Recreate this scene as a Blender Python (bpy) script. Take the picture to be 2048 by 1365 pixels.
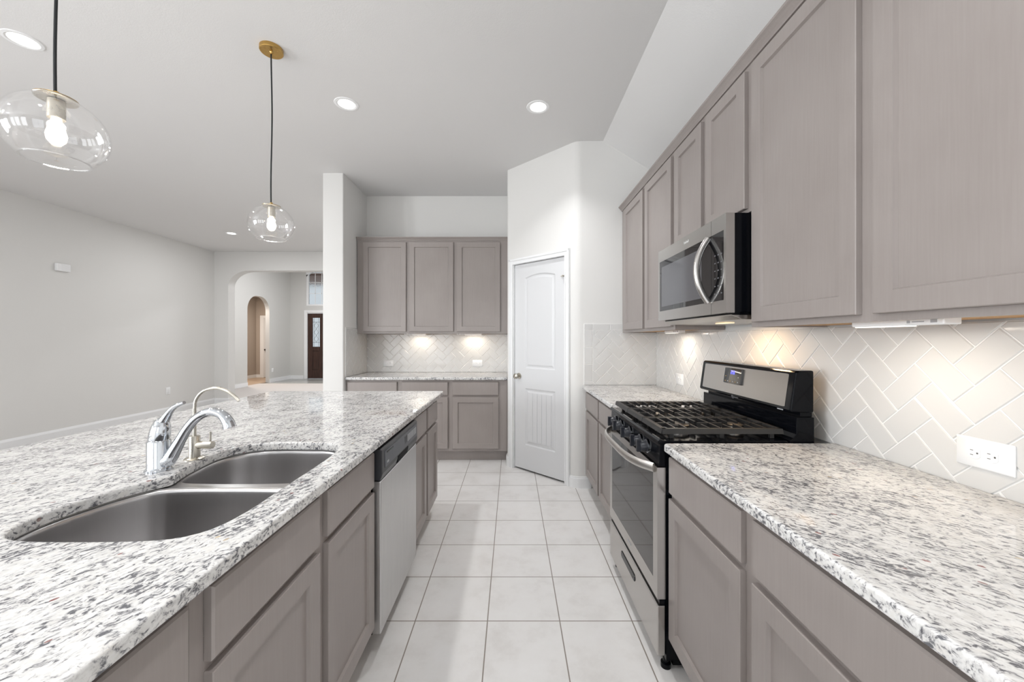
import bpy, bmesh, math
from mathutils import Vector, Matrix
PI = math.pi
scene = bpy.context.scene
col = scene.collection
for o in list(bpy.data.objects): bpy.data.objects.remove(o)

# ------------------------------------------------------------------ camera
CAMH = 1.325
FPX = 782.0
cam_d = bpy.data.cameras.new('camera'); cam = bpy.data.objects.new('camera', cam_d); col.objects.link(cam)
cam_d.sensor_width = 36.0; cam_d.lens = FPX/2048*36.0
cam_d.shift_x = 0.0; cam_d.shift_y = -4.5/2048
cam_d.clip_start = 0.02; cam_d.clip_end = 200
cam.location = (0, 0, CAMH); cam.rotation_euler = (PI/2, 0, 0)
scene.camera = cam

# ------------------------------------------------------------------ world, daylight, exposure
w = bpy.data.worlds.new('sky'); scene.world = w; w.use_nodes = True
bg = w.node_tree.nodes['Background']; bg.inputs[0].default_value = (0.86, 0.93, 1.0, 1); bg.inputs[1].default_value = 1.6
scene.view_settings.view_transform = 'Standard'; scene.view_settings.look = 'None'
scene.view_settings.exposure = -1.08; scene.view_settings.gamma = 1.0; scene.view_settings.use_curve_mapping = False

def area(name, loc, size, energy, rot=(0,0,0), size_y=None, color=(1,1,1), shape=None, spread=None):
    d = bpy.data.lights.new(name, 'AREA'); d.energy = energy; d.color = color
    d.shape = shape or ('RECTANGLE' if size_y else 'SQUARE'); d.size = size
    if size_y: d.size_y = size_y
    if spread: d.spread = spread
    o = bpy.data.objects.new(name, d); o.location = loc; o.rotation_euler = rot; col.objects.link(o)
    return o
DAY = (0.94, 0.97, 1.0)
# rear-wall window openings: (x0, x1, z0, z1)
REAR_Y = -3.4
REARW = [(-5.5, -4.6, 0.5, 2.4), (-4.2, -3.3, 0.5, 2.4), (-2.9, -2.0, 0.5, 2.4), (-1.1, 0.9, 0.08, 2.3)]
for (a, b, c, d) in REARW:
    area('daylight', ((a+b)/2, REAR_Y-0.16, (c+d)/2), b-a, (10 if b > 0 else 26)*(b-a)*(d-c), (PI/2, 0, 0), d-c, DAY)
# left-wall windows behind the camera position: (y0, y1, z0, z1) at the left wall
LEFTW = [(-2.6, -1.6, 0.6, 2.4), (-1.3, -0.3, 0.6, 2.4)]
for (a, b, c, d) in LEFTW:
    area('daylight', (-6.2, (a+b)/2, (c+d)/2), b-a, 185*(b-a)*(d-c), (PI/2, 0, -PI/2), d-c, DAY)

# ------------------------------------------------------------------ materials
def new_mat(name):
    m = bpy.data.materials.new(name); m.use_nodes = True
    return m, m.node_tree.nodes, m.node_tree.links, m.node_tree.nodes['Principled BSDF']
def simple(name, c, rough=0.5, metal=0.0, spec=None, bump=None, coat=0):
    m, n, l, p = new_mat(name)
    p.inputs['Base Color'].default_value = (*c, 1); p.inputs['Roughness'].default_value = rough
    p.inputs['Metallic'].default_value = metal
    if spec is not None: p.inputs['Specular IOR Level'].default_value = spec
    if coat: p.inputs['Coat Weight'].default_value = coat; p.inputs['Coat Roughness'].default_value = 0.05
    tc = n.new('ShaderNodeTexCoord')
    nz = n.new('ShaderNodeTexNoise'); nz.inputs['Scale'].default_value = bump[0] if bump else 40
    l.new(tc.outputs['Object'], nz.inputs['Vector'])
    if bump:
        b = n.new('ShaderNodeBump'); b.inputs['Strength'].default_value = bump[1]; b.inputs['Distance'].default_value = bump[2]
        l.new(nz.outputs['Fac'], b.inputs['Height']); l.new(b.outputs['Normal'], p.inputs['Normal'])
    else:
        mr = n.new('ShaderNodeMapRange'); mr.inputs['To Min'].default_value = max(0, rough-0.03); mr.inputs['To Max'].default_value = min(1, rough+0.03)
        l.new(nz.outputs['Fac'], mr.inputs['Value']); l.new(mr.outputs['Result'], p.inputs['Roughness'])
    return m
def emis(name, c, s):
    m, n, l, p = new_mat(name)
    p.inputs['Base Color'].default_value = (*c, 1)
    p.inputs['Emission Color'].default_value = (*c, 1); p.inputs['Emission Strength'].default_value = s
    return m
def ramp(n, stops):
    r = n.new('ShaderNodeValToRGB'); e = r.color_ramp.elements
    while len(e) < len(stops): e.new(0.5)
    for i, (p_, c_) in enumerate(stops):
        e[i].position = p_; e[i].color = (*c_, 1) if len(c_) == 3 else c_
    return r

M = {}
M['wall'] = simple('wall_paint', (0.722, 0.715, 0.698), 0.75, bump=(220, 0.12, 0.0015))
M['ceiling'] = simple('ceiling_paint', (0.735, 0.73, 0.725), 0.85, bump=(160, 0.25, 0.002))
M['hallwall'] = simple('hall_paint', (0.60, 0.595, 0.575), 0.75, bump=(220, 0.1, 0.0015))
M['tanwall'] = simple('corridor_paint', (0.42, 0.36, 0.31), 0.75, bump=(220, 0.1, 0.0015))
M['trim'] = simple('white_trim_paint', (0.82, 0.825, 0.83), 0.32)
M['doorwhite'] = simple('white_door_paint', (0.67, 0.675, 0.685), 0.35)
M['steel_dark'] = simple('dark_grey_plastic', (0.028, 0.029, 0.033), 0.33)
M['black'] = simple('black_enamel', (0.003, 0.0035, 0.005), 0.10, spec=0.14)
M['blackglass'] = simple('black_glass', (0.006, 0.006, 0.007), 0.03, spec=0.9)
M['ovenglass'] = simple('oven_glass', (0.02, 0.019, 0.018), 0.04, spec=0.5)
M['castiron'] = simple('cast_iron', (0.013, 0.013, 0.0135), 0.42, bump=(300, 0.2, 0.0008))
M['knob'] = simple('knob_plastic', (0.018, 0.020, 0.026), 0.30)
M['chrome'] = simple('chrome', (0.60, 0.625, 0.66), 0.06, 1.0)
M['nickel'] = simple('brushed_nickel', (0.54, 0.51, 0.45), 0.28, 1.0)
M['brass'] = simple('aged_brass', (0.56, 0.36, 0.12), 0.28, 1.0)
M['bronze'] = simple('dark_bronze', (0.05, 0.04, 0.035), 0.35, 0.8)
M['plastic'] = simple('white_plastic', (0.86, 0.865, 0.87), 0.30)
M['plastic_dark'] = simple('socket_slot', (0.10, 0.10, 0.10), 0.5)
M['grout'] = simple('light_grout', (0.86, 0.85, 0.835), 0.8, bump=(300, 0.1, 0.0005))
M['tile'] = simple('glossy_tile', (0.65, 0.645, 0.635), 0.09, spec=0.5)
M['cord'] = simple('fabric_cord', (0.014, 0.016, 0.018), 0.7)
M['alu'] = simple('burner_aluminium', (0.55, 0.54, 0.52), 0.4, 1.0)
M['markgrey'] = simple('printed_mark', (0.42, 0.43, 0.45), 0.4)
M['markdark'] = simple('dark_printed_mark', (0.12, 0.12, 0.13), 0.4)
M['canlight'] = emis('downlight_lens', (1.0, 0.97, 0.93), 9.0)
M['ledbar'] = emis('led_diffuser', (1.0, 0.95, 0.87), 1.9)
M['ledwarm'] = emis('cooktop_lamp_lens', (1.0, 0.82, 0.52), 2.0)
M['bulb'] = emis('glowing_bulb', (1.0, 0.90, 0.76), 14.0)
M['digits'] = emis('blue_digits', (0.16, 0.18, 1.0), 2.2)
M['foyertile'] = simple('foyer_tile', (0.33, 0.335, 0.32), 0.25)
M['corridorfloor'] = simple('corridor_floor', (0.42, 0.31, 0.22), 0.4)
M['carpet'] = simple('beige_carpet', (0.56, 0.525, 0.50), 0.95, bump=(400, 0.8, 0.006))
M['soffit'] = simple('porch_boards', (0.20, 0.11, 0.08), 0.7)
M['leaf'] = simple('outdoor_foliage', (0.10, 0.16, 0.05), 0.8, bump=(8, 1, 0.2))
M['inner'] = simple('raw_cabinet_wood', (0.52, 0.27, 0.075), 0.5)

def cabinet_mat():
    m, n, l, p = new_mat('taupe_stained_wood')
    tc = n.new('ShaderNodeTexCoord'); mp = n.new('ShaderNodeMapping'); mp.inputs['Scale'].default_value = (55, 55, 2.2)
    nz = n.new('ShaderNodeTexNoise'); nz.inputs['Scale'].default_value = 3.0; nz.inputs['Detail'].default_value = 5; nz.inputs['Roughness'].default_value = 0.6
    l.new(tc.outputs['Object'], mp.inputs[0]); l.new(mp.outputs[0], nz.inputs['Vector'])
    n2 = n.new('ShaderNodeTexNoise'); n2.inputs['Scale'].default_value = 3.0; l.new(tc.outputs['Object'], n2.inputs['Vector'])
    r = ramp(n, [(0.3, (0.272, 0.239, 0.224)), (0.7, (0.318, 0.285, 0.269))])
    mx = n.new('ShaderNodeMath'); mx.operation = 'MULTIPLY_ADD'; mx.inputs[1].default_value = 0.4
    a2 = n.new('ShaderNodeMath'); a2.operation = 'MULTIPLY'; a2.inputs[1].default_value = 0.6
    l.new(n2.outputs['Fac'], a2.inputs[0]); l.new(nz.outputs['Fac'], mx.inputs[0]); l.new(a2.outputs[0], mx.inputs[2])
    l.new(mx.outputs[0], r.inputs[0]); l.new(r.outputs[0], p.inputs['Base Color'])
    b = n.new('ShaderNodeBump'); b.inputs['Strength'].default_value = 0.06; b.inputs['Distance'].default_value = 0.001
    l.new(nz.outputs['Fac'], b.inputs['Height']); l.new(b.outputs[0], p.inputs['Normal'])
    p.inputs['Roughness'].default_value = 0.36
    return m
M['cab'] = cabinet_mat()

def steel_mat(name, c, rough, stretch, streak=0.008, tone=0.006):
    m, n, l, p = new_mat(name)
    tc = n.new('ShaderNodeTexCoord'); mp = n.new('ShaderNodeMapping'); mp.inputs['Scale'].default_value = stretch
    nz = n.new('ShaderNodeTexNoise'); nz.inputs['Scale'].default_value = 5; nz.inputs['Detail'].default_value = 4
    l.new(tc.outputs['Object'], mp.inputs[0]); l.new(mp.outputs[0], nz.inputs['Vector'])
    mr = n.new('ShaderNodeMapRange'); mr.inputs['To Min'].default_value = rough-streak; mr.inputs['To Max'].default_value = rough+streak
    l.new(nz.outputs['Fac'], mr.inputs['Value']); l.new(mr.outputs[0], p.inputs['Roughness'])
    r = ramp(n, [(0.25, tuple(x*(1-tone) for x in c)), (0.75, tuple(min(1, x*(1+tone)) for x in c))])
    l.new(nz.outputs['Fac'], r.inputs[0]); l.new(r.outputs[0], p.inputs['Base Color'])
    p.inputs['Metallic'].default_value = 1.0
    return m
M['steel'] = steel_mat('stainless_steel', (0.50, 0.48, 0.46), 0.27, (1, 1, 60))
M['steel_h'] = steel_mat('stainless_horizontal', (0.54, 0.525, 0.505), 0.26, (1, 1, 60))
M['steel_satin'] = simple('satin_steel', (0.60, 0.58, 0.555), 0.36, 1.0)
M['steel_v'] = steel_mat('stainless_smeared', (0.60, 0.595, 0.59), 0.34, (3, 7, 1.2), 0.08, 0.06)
M['sinksteel'] = steel_mat('sink_steel', (0.51, 0.50, 0.50), 0.30, (40, 40, 2), 0.02, 0.02)
M['steel_bright'] = simple('pale_steel_edge', (0.80, 0.80, 0.80), 0.22, 1.0)  # paler than the other steel; used on the door and display edges

def granite(name, ang):
    m, n, l, p = new_mat(name)
    tc = n.new('ShaderNodeTexCoord')
    def mapped(fl, fs, fz):
        mp = n.new('ShaderNodeMapping'); mp.vector_type = 'TEXTURE'; mp.inputs['Rotation'].default_value = (0, 0, math.radians(ang))
        mp.inputs['Scale'].default_value = (1/fl, 1/fs, 1/fz); l.new(tc.outputs['Object'], mp.inputs[0]); return mp
    def noise(vec, scale, detail=2.0, rough=0.5):
        t = n.new('ShaderNodeTexNoise'); t.inputs['Scale'].default_value = scale; t.inputs['Detail'].default_value = detail; t.inputs['Roughness'].default_value = rough
        l.new(vec, t.inputs['Vector']); return t
    def mul(a, k, add=None):
        t = n.new('ShaderNodeMath'); t.operation = 'MULTIPLY_ADD'; t.inputs[1].default_value = k; l.new(a, t.inputs[0])
        if add is None: t.inputs[2].default_value = 0
        else: l.new(add, t.inputs[2])
        return t.outputs[0]
    mp = mapped(66, 145, 110)
    dist = noise(tc.outputs['Object'], 38, 2)
    add = n.new('ShaderNodeVectorMath'); add.operation = 'MULTIPLY_ADD'; add.inputs[1].default_value = (2.4, 3.6, 2.4)
    l.new(dist.outputs['Color'], add.inputs[0]); l.new(mp.outputs[0], add.inputs[2])
    f1 = noise(add.outputs[0], 1.0, 3.0, 0.65)
    mp2 = mapped(9, 15, 12)
    dens = noise(mp2.outputs[0], 1.0, 2)
    v = mul(dens.outputs['Fac'], 0.30, f1.outputs['Fac'])
    r1 = ramp(n, [(0.675, (0, 0, 0)), (0.78, (1, 1, 1))]); l.new(v, r1.inputs[0])
    rg = ramp(n, [(0.575, (0, 0, 0)), (0.72, (1, 1, 1))]); l.new(v, rg.inputs[0])
    base_n = noise(tc.outputs['Object'], 45, 3)
    rb = ramp(n, [(0.3, (0.60, 0.59, 0.57)), (0.52, (0.71, 0.705, 0.69)), (0.8, (0.66, 0.635, 0.60))]); l.new(base_n.outputs['Fac'], rb.inputs[0])
    m1 = n.new('ShaderNodeMixRGB'); m1.inputs[2].default_value = (0.40, 0.39, 0.395, 1); l.new(mul(rg.outputs[0], 0.62), m1.inputs[0]); l.new(rb.outputs[0], m1.inputs[1])
    m2 = n.new('ShaderNodeMixRGB'); m2.inputs[2].default_value = (0.075, 0.077, 0.088, 1); l.new(mul(r1.outputs[0], 0.90), m2.inputs[0]); l.new(m1.outputs[0], m2.inputs[1])
    vo = n.new('ShaderNodeTexVoronoi'); vo.inputs['Scale'].default_value = 1.0
    mpv = mapped(45, 80, 60); l.new(mpv.outputs[0], vo.inputs['Vector'])
    sep = n.new('ShaderNodeSeparateColor'); l.new(vo.outputs['Color'], sep.inputs[0])
    g1 = n.new('ShaderNodeMath'); g1.operation = 'GREATER_THAN'; g1.inputs[1].default_value = 0.972; l.new(sep.outputs[0], g1.inputs[0])
    g2 = n.new('ShaderNodeMath'); g2.operation = 'LESS_THAN'; g2.inputs[1].default_value = 0.30; l.new(vo.outputs['Distance'], g2.inputs[0])
    g = n.new('ShaderNodeMath'); g.operation = 'MULTIPLY'; l.new(g1.outputs[0], g.inputs[0]); l.new(g2.outputs[0], g.inputs[1])
    rc = ramp(n, [(0.4, (0.22, 0.06, 0.05)), (0.62, (0.20, 0.13, 0.12)), (0.9, (0.5, 0.40, 0.24))]); l.new(sep.outputs[1], rc.inputs[0])
    m3 = n.new('ShaderNodeMixRGB'); l.new(mul(g.outputs[0], 0.8), m3.inputs[0]); l.new(m2.outputs[0], m3.inputs[1]); l.new(rc.outputs[0], m3.inputs[2])
    l.new(m3.outputs[0], p.inputs['Base Color'])
    p.inputs['Roughness'].default_value = 0.045; p.inputs['Specular IOR Level'].default_value = 0.5
    return m
M['granite'] = granite('speckled_white_granite', 68)
M['granite_right'] = granite('speckled_white_granite_right', -50)

TS = 0.339
def floor_tile():
    m, n, l, p = new_mat('cream_floor_tile')
    tc = n.new('ShaderNodeTexCoord'); geo = n.new('ShaderNodeNewGeometry')
    mp = n.new('ShaderNodeMapping'); mp.inputs['Location'].default_value = (0.115 + TS*40, -1.8345 + TS*40, 0)
    l.new(geo.outputs['Position'], mp.inputs[0])
    br = n.new('ShaderNodeTexBrick'); br.offset = 0.0; br.squash = 1.0
    br.inputs['Scale'].default_value = 1.0; br.inputs['Brick Width'].default_value = TS; br.inputs['Row Height'].default_value = TS
    br.inputs['Mortar Size'].default_value = 0.0028; br.inputs['Mortar Smooth'].default_value = 0.15; br.inputs['Bias'].default_value = 0
    l.new(mp.outputs[0], br.inputs['Vector'])
    nz = n.new('ShaderNodeTexNoise'); nz.inputs['Scale'].default_value = 5; nz.inputs['Detail'].default_value = 8; nz.inputs['Roughness'].default_value = 0.65
    l.new(geo.outputs['Position'], nz.inputs['Vector'])
    r = ramp(n, [(0.3, (0.68, 0.66, 0.64)), (0.5, (0.76, 0.745, 0.73)), (0.75, (0.79, 0.78, 0.77))]); l.new(nz.outputs['Fac'], r.inputs[0])
    mx = n.new('ShaderNodeMixRGB'); mx.inputs[2].default_value = (0.27, 0.235, 0.205, 1)
    l.new(br.outputs['Fac'], mx.inputs[0]); l.new(r.outputs[0], mx.inputs[1]); l.new(mx.outputs[0], p.inputs['Base Color'])
    iv = n.new('ShaderNodeMath'); iv.operation = 'MULTIPLY_ADD'; iv.inputs[1].default_value = -1; iv.inputs[2].default_value = 1; l.new(br.outputs['Fac'], iv.inputs[0])
    b = n.new('ShaderNodeBump'); b.inputs['Strength'].default_value = 0.35; b.inputs['Distance'].default_value = 0.003
    l.new(iv.outputs[0], b.inputs['Height']); l.new(b.outputs[0], p.inputs['Normal'])
    p.inputs['Roughness'].default_value = 0.34
    return m
M['floortile'] = floor_tile()

def thin_glass(name, tint=(1, 1, 1), base=0.05, edge=0.55):
    m, n, l, p = new_mat(name)
    n.remove(p); out = n['Material Output']
    tr = n.new('ShaderNodeBsdfTransparent'); tr.inputs[0].default_value = (*tint, 1)
    gl = n.new('ShaderNodeBsdfGlossy'); gl.inputs['Roughness'].default_value = 0.02; gl.inputs['Color'].default_value = (0.95, 0.95, 0.95, 1)
    lw = n.new('ShaderNodeLayerWeight'); lw.inputs['Blend'].default_value = 0.35
    pw = n.new('ShaderNodeMath'); pw.operation = 'POWER'; pw.inputs[1].default_value = 2.6; l.new(lw.outputs['Facing'], pw.inputs[0])
    ma = n.new('ShaderNodeMath'); ma.operation = 'MULTIPLY_ADD'; ma.inputs[1].default_value = edge; ma.inputs[2].default_value = base
    l.new(pw.outputs[0], ma.inputs[0])
    mx = n.new('ShaderNodeMixShader'); l.new(ma.outputs[0], mx.inputs[0]); l.new(tr.outputs[0], mx.inputs[1]); l.new(gl.outputs[0], mx.inputs[2])
    l.new(mx.outputs[0], out.inputs['Surface'])
    return m
M['glass'] = thin_glass('clear_glass', base=0.07, edge=0.75)
M['pane'] = thin_glass('window_pane', edge=0.3)
def leaded():
    m, n, l, p = new_mat('textured_glass')
    p.inputs['Base Color'].default_value = (0.9, 0.93, 0.93, 1); p.inputs['Roughness'].default_value = 0.25
    p.inputs['Transmission Weight'].default_value = 1.0; p.inputs['IOR'].default_value = 1.3
    tc = n.new('ShaderNodeTexCoord'); nz = n.new('ShaderNodeTexNoise'); nz.inputs['Scale'].default_value = 18
    l.new(tc.outputs['Object'], nz.inputs['Vector'])
    b = n.new('ShaderNodeBump'); b.inputs['Strength'].default_value = 0.6; b.inputs['Distance'].default_value = 0.02
    l.new(nz.outputs['Fac'], b.inputs['Height']); l.new(b.outputs[0], p.inputs['Normal'])
    return m
M['leaded'] = leaded()
def dark_wood():
    m, n, l, p = new_mat('dark_mahogany')
    tc = n.new('ShaderNodeTexCoord'); mp = n.new('ShaderNodeMapping'); mp.inputs['Scale'].default_value = (20, 20, 1.5)
    nz = n.new('ShaderNodeTexNoise'); nz.inputs['Scale'].default_value = 2; l.new(tc.outputs['Object'], mp.inputs[0]); l.new(mp.outputs[0], nz.inputs['Vector'])
    r = ramp(n, [(0.3, (0.022, 0.010, 0.008)), (0.7, (0.06, 0.026, 0.018))]); l.new(nz.outputs['Fac'], r.inputs[0]); l.new(r.outputs[0], p.inputs['Base Color'])
    p.inputs['Roughness'].default_value = 0.35
    return m
M['darkwood'] = dark_wood()

# ------------------------------------------------------------------ mesh helpers
WLOC = {}
def P3(*a): return Vector(a)
class MB:
    def __init__(s, xf=None): s.v = []; s.f = []; s.xf = xf
    def add(s, vs, fs):
        b = len(s.v)
        s.v += [tuple(s.xf(Vector(v)) if s.xf else v) for v in vs]
        s.f += [tuple(b+i for i in f) for f in fs]
        return s
    def box(s, x0, y0, z0, x1, y1, z1):
        x0, x1 = min(x0, x1), max(x0, x1); y0, y1 = min(y0, y1), max(y0, y1); z0, z1 = min(z0, z1), max(z0, z1)
        return s.add([(x0,y0,z0),(x1,y0,z0),(x1,y1,z0),(x0,y1,z0),(x0,y0,z1),(x1,y0,z1),(x1,y1,z1),(x0,y1,z1)],
              [(0,3,2,1),(4,5,6,7),(0,1,5,4),(1,2,6,5),(2,3,7,6),(3,0,4,7)])
    def prism(s, pts, z0, z1, axes=None):
        """polygon pts (a,b) extruded along c from z0 to z1; axes maps (a,b,c)->xyz"""
        g = axes or (lambda a, b, c: (a, b, c)); n = len(pts)
        vs = [g(a, b, z0) for a, b in pts] + [g(a, b, z1) for a, b in pts]
        return s.add(vs, [tuple(range(n-1, -1, -1)), tuple(range(n, 2*n))] + [(i, (i+1) % n, n+(i+1) % n, n+i) for i in range(n)])
    def rings(s, rings, cap0=True, cap1=True, closed=True):
        n = len(rings[0]); vs = [p for r in rings for p in r]; fs = []
        for k in range(len(rings)-1):
            for i in range(n if closed else n-1):
                j = (i+1) % n; fs.append((k*n+i, k*n+j, (k+1)*n+j, (k+1)*n+i))
        if cap0: fs.append(tuple(range(n-1, -1, -1)))
        if cap1: fs.append(tuple(range((len(rings)-1)*n, len(rings)*n)))
        return s.add(vs, fs)
    def lathe(s, prof, c, n=32, axis=None, cap0=True, cap1=True):
        """prof [(r,h)], axis direction (default +Z) from point c"""
        c = Vector(c); ax = Vector(axis).normalized() if axis else Vector((0,0,1))
        t = Vector((1,0,0)) if abs(ax.x) < 0.9 else Vector((0,1,0))
        u = ax.cross(t).normalized(); v = ax.cross(u)
        R = [[tuple(c + ax*h + (u*math.cos(2*PI*i/n) + v*math.sin(2*PI*i/n))*max(r, 1e-5)) for i in range(n)] for r, h in prof]
        return s.rings(R, cap0, cap1)
    def cyl(s, p0, p1, r, n=24):
        p0, p1 = Vector(p0), Vector(p1); d = p1-p0
        return s.lathe([(r, 0), (r, d.length)], p0, n, d)
    def tube(s, pts, rad, n=14, flat=1.0, up=None, sub=6):
        """smooth tube through pts, radii per point; flat scales the binormal direction"""
        pts = [Vector(p) for p in pts]; rad = rad if isinstance(rad, (list, tuple)) else [rad]*len(pts)
        P, R = [], []
        m = len(pts)
        for i in range(m-1):
            p0 = pts[max(i-1, 0)]; p1 = pts[i]; p2 = pts[i+1]; p3 = pts[min(i+2, m-1)]
            for k in range(sub):
                t = k/sub; t2 = t*t; t3 = t2*t
                P.append(0.5*((2*p1) + (p2-p0)*t + (2*p0-5*p1+4*p2-p3)*t2 + (3*p1-p0-3*p2+p3)*t3)); R.append(rad[i]*(1-t)+rad[i+1]*t)
        P.append(pts[-1]); R.append(rad[-1])
        u = None; RR = []
        for i, p in enumerate(P):
            d = (P[min(i+1, len(P)-1)] - P[max(i-1, 0)]).normalized()
            if u is None:
                a = Vector(up) if up else (Vector((0,1,0)) if abs(d.y) < 0.9 else Vector((1,0,0)))
                u = (a - d*a.dot(d)).normalized()
            else: u = (u - d*u.dot(d)).normalized()
            v = d.cross(u)
            RR.append([tuple(p + u*math.cos(2*PI*k/n)*R[i]*flat + v*math.sin(2*PI*k/n)*R[i]) for k in range(n)])
        return s.rings(RR)
    def build(s, name, mat, parent=None, bevel=0, seg=2, smooth=None, loc=None, fix=True):
        me = bpy.data.meshes.new(name)
        if parent is not None: L = WLOC[parent.name]
        elif loc is not None: L = Vector(loc)
        else:
            xs = [v[0] for v in s.v]; ys = [v[1] for v in s.v]; zs = [v[2] for v in s.v]
            L = Vector(((min(xs)+max(xs))/2, (min(ys)+max(ys))/2, min(zs)))
        me.from_pydata([tuple(Vector(v)-L) for v in s.v], [], s.f)
        if fix:
            bm = bmesh.new(); bm.from_mesh(me); bmesh.ops.recalc_face_normals(bm, faces=bm.faces); bm.to_mesh(me); bm.free()
        me.materials.append(mat)
        o = bpy.data.objects.new(name, me); col.objects.link(o); WLOC[o.name] = L
        if parent is not None: o.parent = parent
        else: o.location = L
        if smooth is not None:
            for p in me.polygons: p.use_smooth = True
            me.set_sharp_from_angle(angle=math.radians(smooth))
        if bevel:
            b = o.modifiers.new('bevel', 'BEVEL'); b.width = bevel; b.segments = seg; b.limit_method = 'ANGLE'; b.angle_limit = math.radians(40)
        return o
def tag(o, label, cat, group=None, kind=None):
    if label: o['label'] = label
    if cat: o['category'] = cat
    if group: o['group'] = group
    if kind: o['kind'] = kind
    return o
def thing(name, loc, label, cat, group=None, kind=None):
    o = bpy.data.objects.new(name, None); o.empty_display_size = 0.05; o.location = loc; col.objects.link(o)
    WLOC[o.name] = Vector(loc)
    return tag(o, label, cat, group, kind)
def struct(name, mb, mat, **k):
    o = mb.build(name, mat, **k); o['kind'] = 'structure'; return o
def copy_thing(root, loc, label, group=None):
    def cp(o, par):
        c = o.copy(); col.objects.link(c)
        if par is not None: c.parent = par
        for ch in [x for x in bpy.data.objects if x.parent == o]: cp(ch, c)
        return c
    r = cp(root, None); r.location = loc; WLOC[r.name] = Vector(loc)
    if label: r['label'] = label
    if group: r['group'] = group
    return r
def clip_convex(subject, clip):
    """Sutherland-Hodgman, both CCW lists of (x,y); clip convex"""
    out = list(subject)
    for i in range(len(clip)):
        a, b = clip[i], clip[(i+1) % len(clip)]
        inp, out = out, []
        if not inp: return []
        side = lambda p: (b[0]-a[0])*(p[1]-a[1]) - (b[1]-a[1])*(p[0]-a[0])
        for j in range(len(inp)):
            p, q = inp[j], inp[(j+1) % len(inp)]; sp, sq = side(p), side(q)
            if sp >= 0: out.append(p)
            if (sp >= 0) != (sq >= 0):
                t = sp/(sp-sq); out.append((p[0]+(q[0]-p[0])*t, p[1]+(q[1]-p[1])*t))
    r = []
    for p in out:
        if not r or math.hypot(p[0]-r[-1][0], p[1]-r[-1][1]) > 1e-5: r.append(p)
    if len(r) > 1 and math.hypot(r[0][0]-r[-1][0], r[0][1]-r[-1][1]) < 1e-5: r.pop()
    return r if len(r) > 2 else []
def parea(p): return 0.5*sum(p[i][0]*p[(i+1) % len(p)][1]-p[(i+1) % len(p)][0]*p[i][1] for i in range(len(p)))
def offset(poly, d):
    """inward offset (CCW polygon) by d with mitres; negative grows"""
    n = len(poly); out = []
    for i in range(n):
        a, b, c = Vector(poly[i-1]), Vector(poly[i]), Vector(poly[(i+1) % n])
        e1 = (b-a).normalized(); e2 = (c-b).normalized()
        n1 = Vector((-e1.y, e1.x)); n2 = Vector((-e2.y, e2.x)); m = n1+n2
        k = max(m.dot(m)/2, 0.35)
        q = b + m*(d/k); out.append((q.x, q.y))
    return out
def smooth_closed(pts, sub=4):
    n = len(pts); out = []
    for i in range(n):
        p0, p1, p2, p3 = [Vector(pts[(i+k) % n]) for k in (-1, 0, 1, 2)]
        for k in range(sub):
            t = k/sub; t2 = t*t; t3 = t2*t
            q = 0.5*((2*p1)+(p2-p0)*t+(2*p0-5*p1+4*p2-p3)*t2+(3*p1-p0-3*p2+p3)*t3); out.append((q.x, q.y))
    return out
def rrect(x0, y0, x1, y1, r=0.0, n=5, corners=None):
    """CCW rounded rectangle; corners = radii for (x0y0, x1y0, x1y1, x0y1)"""
    cs = corners or (r, r, r, r); out = []
    for (cx, cy, a0), rr in zip(((x0, y0, PI), (x1, y0, 1.5*PI), (x1, y1, 0), (x0, y1, 0.5*PI)), cs):
        if rr <= 0: out.append((cx, cy)); continue
        ox = cx + (rr if cx == x0 else -rr); oy = cy + (rr if cy == y0 else -rr)
        for k in range(n+1):
            a = a0 + 0.5*PI*k/n; out.append((ox+rr*math.cos(a), oy+rr*math.sin(a)))
    return out
def slab(name, outer, holes, z0, z1, r, mat, parent=None):
    """stone slab with eased upper and lower edges and optional holes (holes CCW too)"""
    bm = bmesh.new()
    def loop(pts, z): return [bm.verts.new((x, y, z)) for x, y in pts]
    def skin(a, b, flip=False):
        n = len(a)
        for i in range(n):
            j = (i+1) % n; q = (a[i], a[j], b[j], b[i]); bm.faces.new(q[::-1] if flip else q)
    tops, bots = [], []
    for pts, sgn in [(outer, 1)] + [(h, -1) for h in holes]:
        L = []
        K = 4
        rb = r*0.5
        for k in range(K+1):
            a = 0.5*PI*k/K; L.append(loop(offset(pts, sgn*rb*(1-math.sin(a))), z0 + rb*(1-math.cos(a))))
        for k in range(K+1):
            a = 0.5*PI*k/K; L.append(loop(offset(pts, sgn*r*(1-math.cos(a))), z1 - r + r*math.sin(a)))
        for a, b in zip(L, L[1:]): skin(a, b, sgn < 0)
        tops.append(L[-1]); bots.append(L[0])
    for group in (tops, bots):
        es = []
        for L in group:
            for i in range(len(L)):
                e = bm.edges.get((L[i], L[(i+1) % len(L)])); es.append(e)
        bmesh.ops.triangle_fill(bm, use_beauty=True, use_dissolve=False, edges=es)
    bmesh.ops.recalc_face_normals(bm, faces=bm.faces)
    me = bpy.data.meshes.new(name)
    L = Vector((sum(p[0] for p in outer)/len(outer), sum(p[1] for p in outer)/len(outer), z0))
    if parent is not None: L = WLOC[parent.name]
    bmesh.ops.translate(bm, verts=bm.verts, vec=-L)
    bm.to_mesh(me); bm.free(); me.materials.append(mat)
    for p in me.polygons: p.use_smooth = abs(p.normal.z) < 0.9995
    me.set_sharp_from_angle(angle=math.radians(50))
    for p in me.polygons: p.use_smooth = abs(p.normal.z) < 0.9995
    o = bpy.data.objects.new(name, me); col.objects.link(o); WLOC[o.name] = L
    if parent is None: o.location = L
    else: o.parent = parent
    return o

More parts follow.
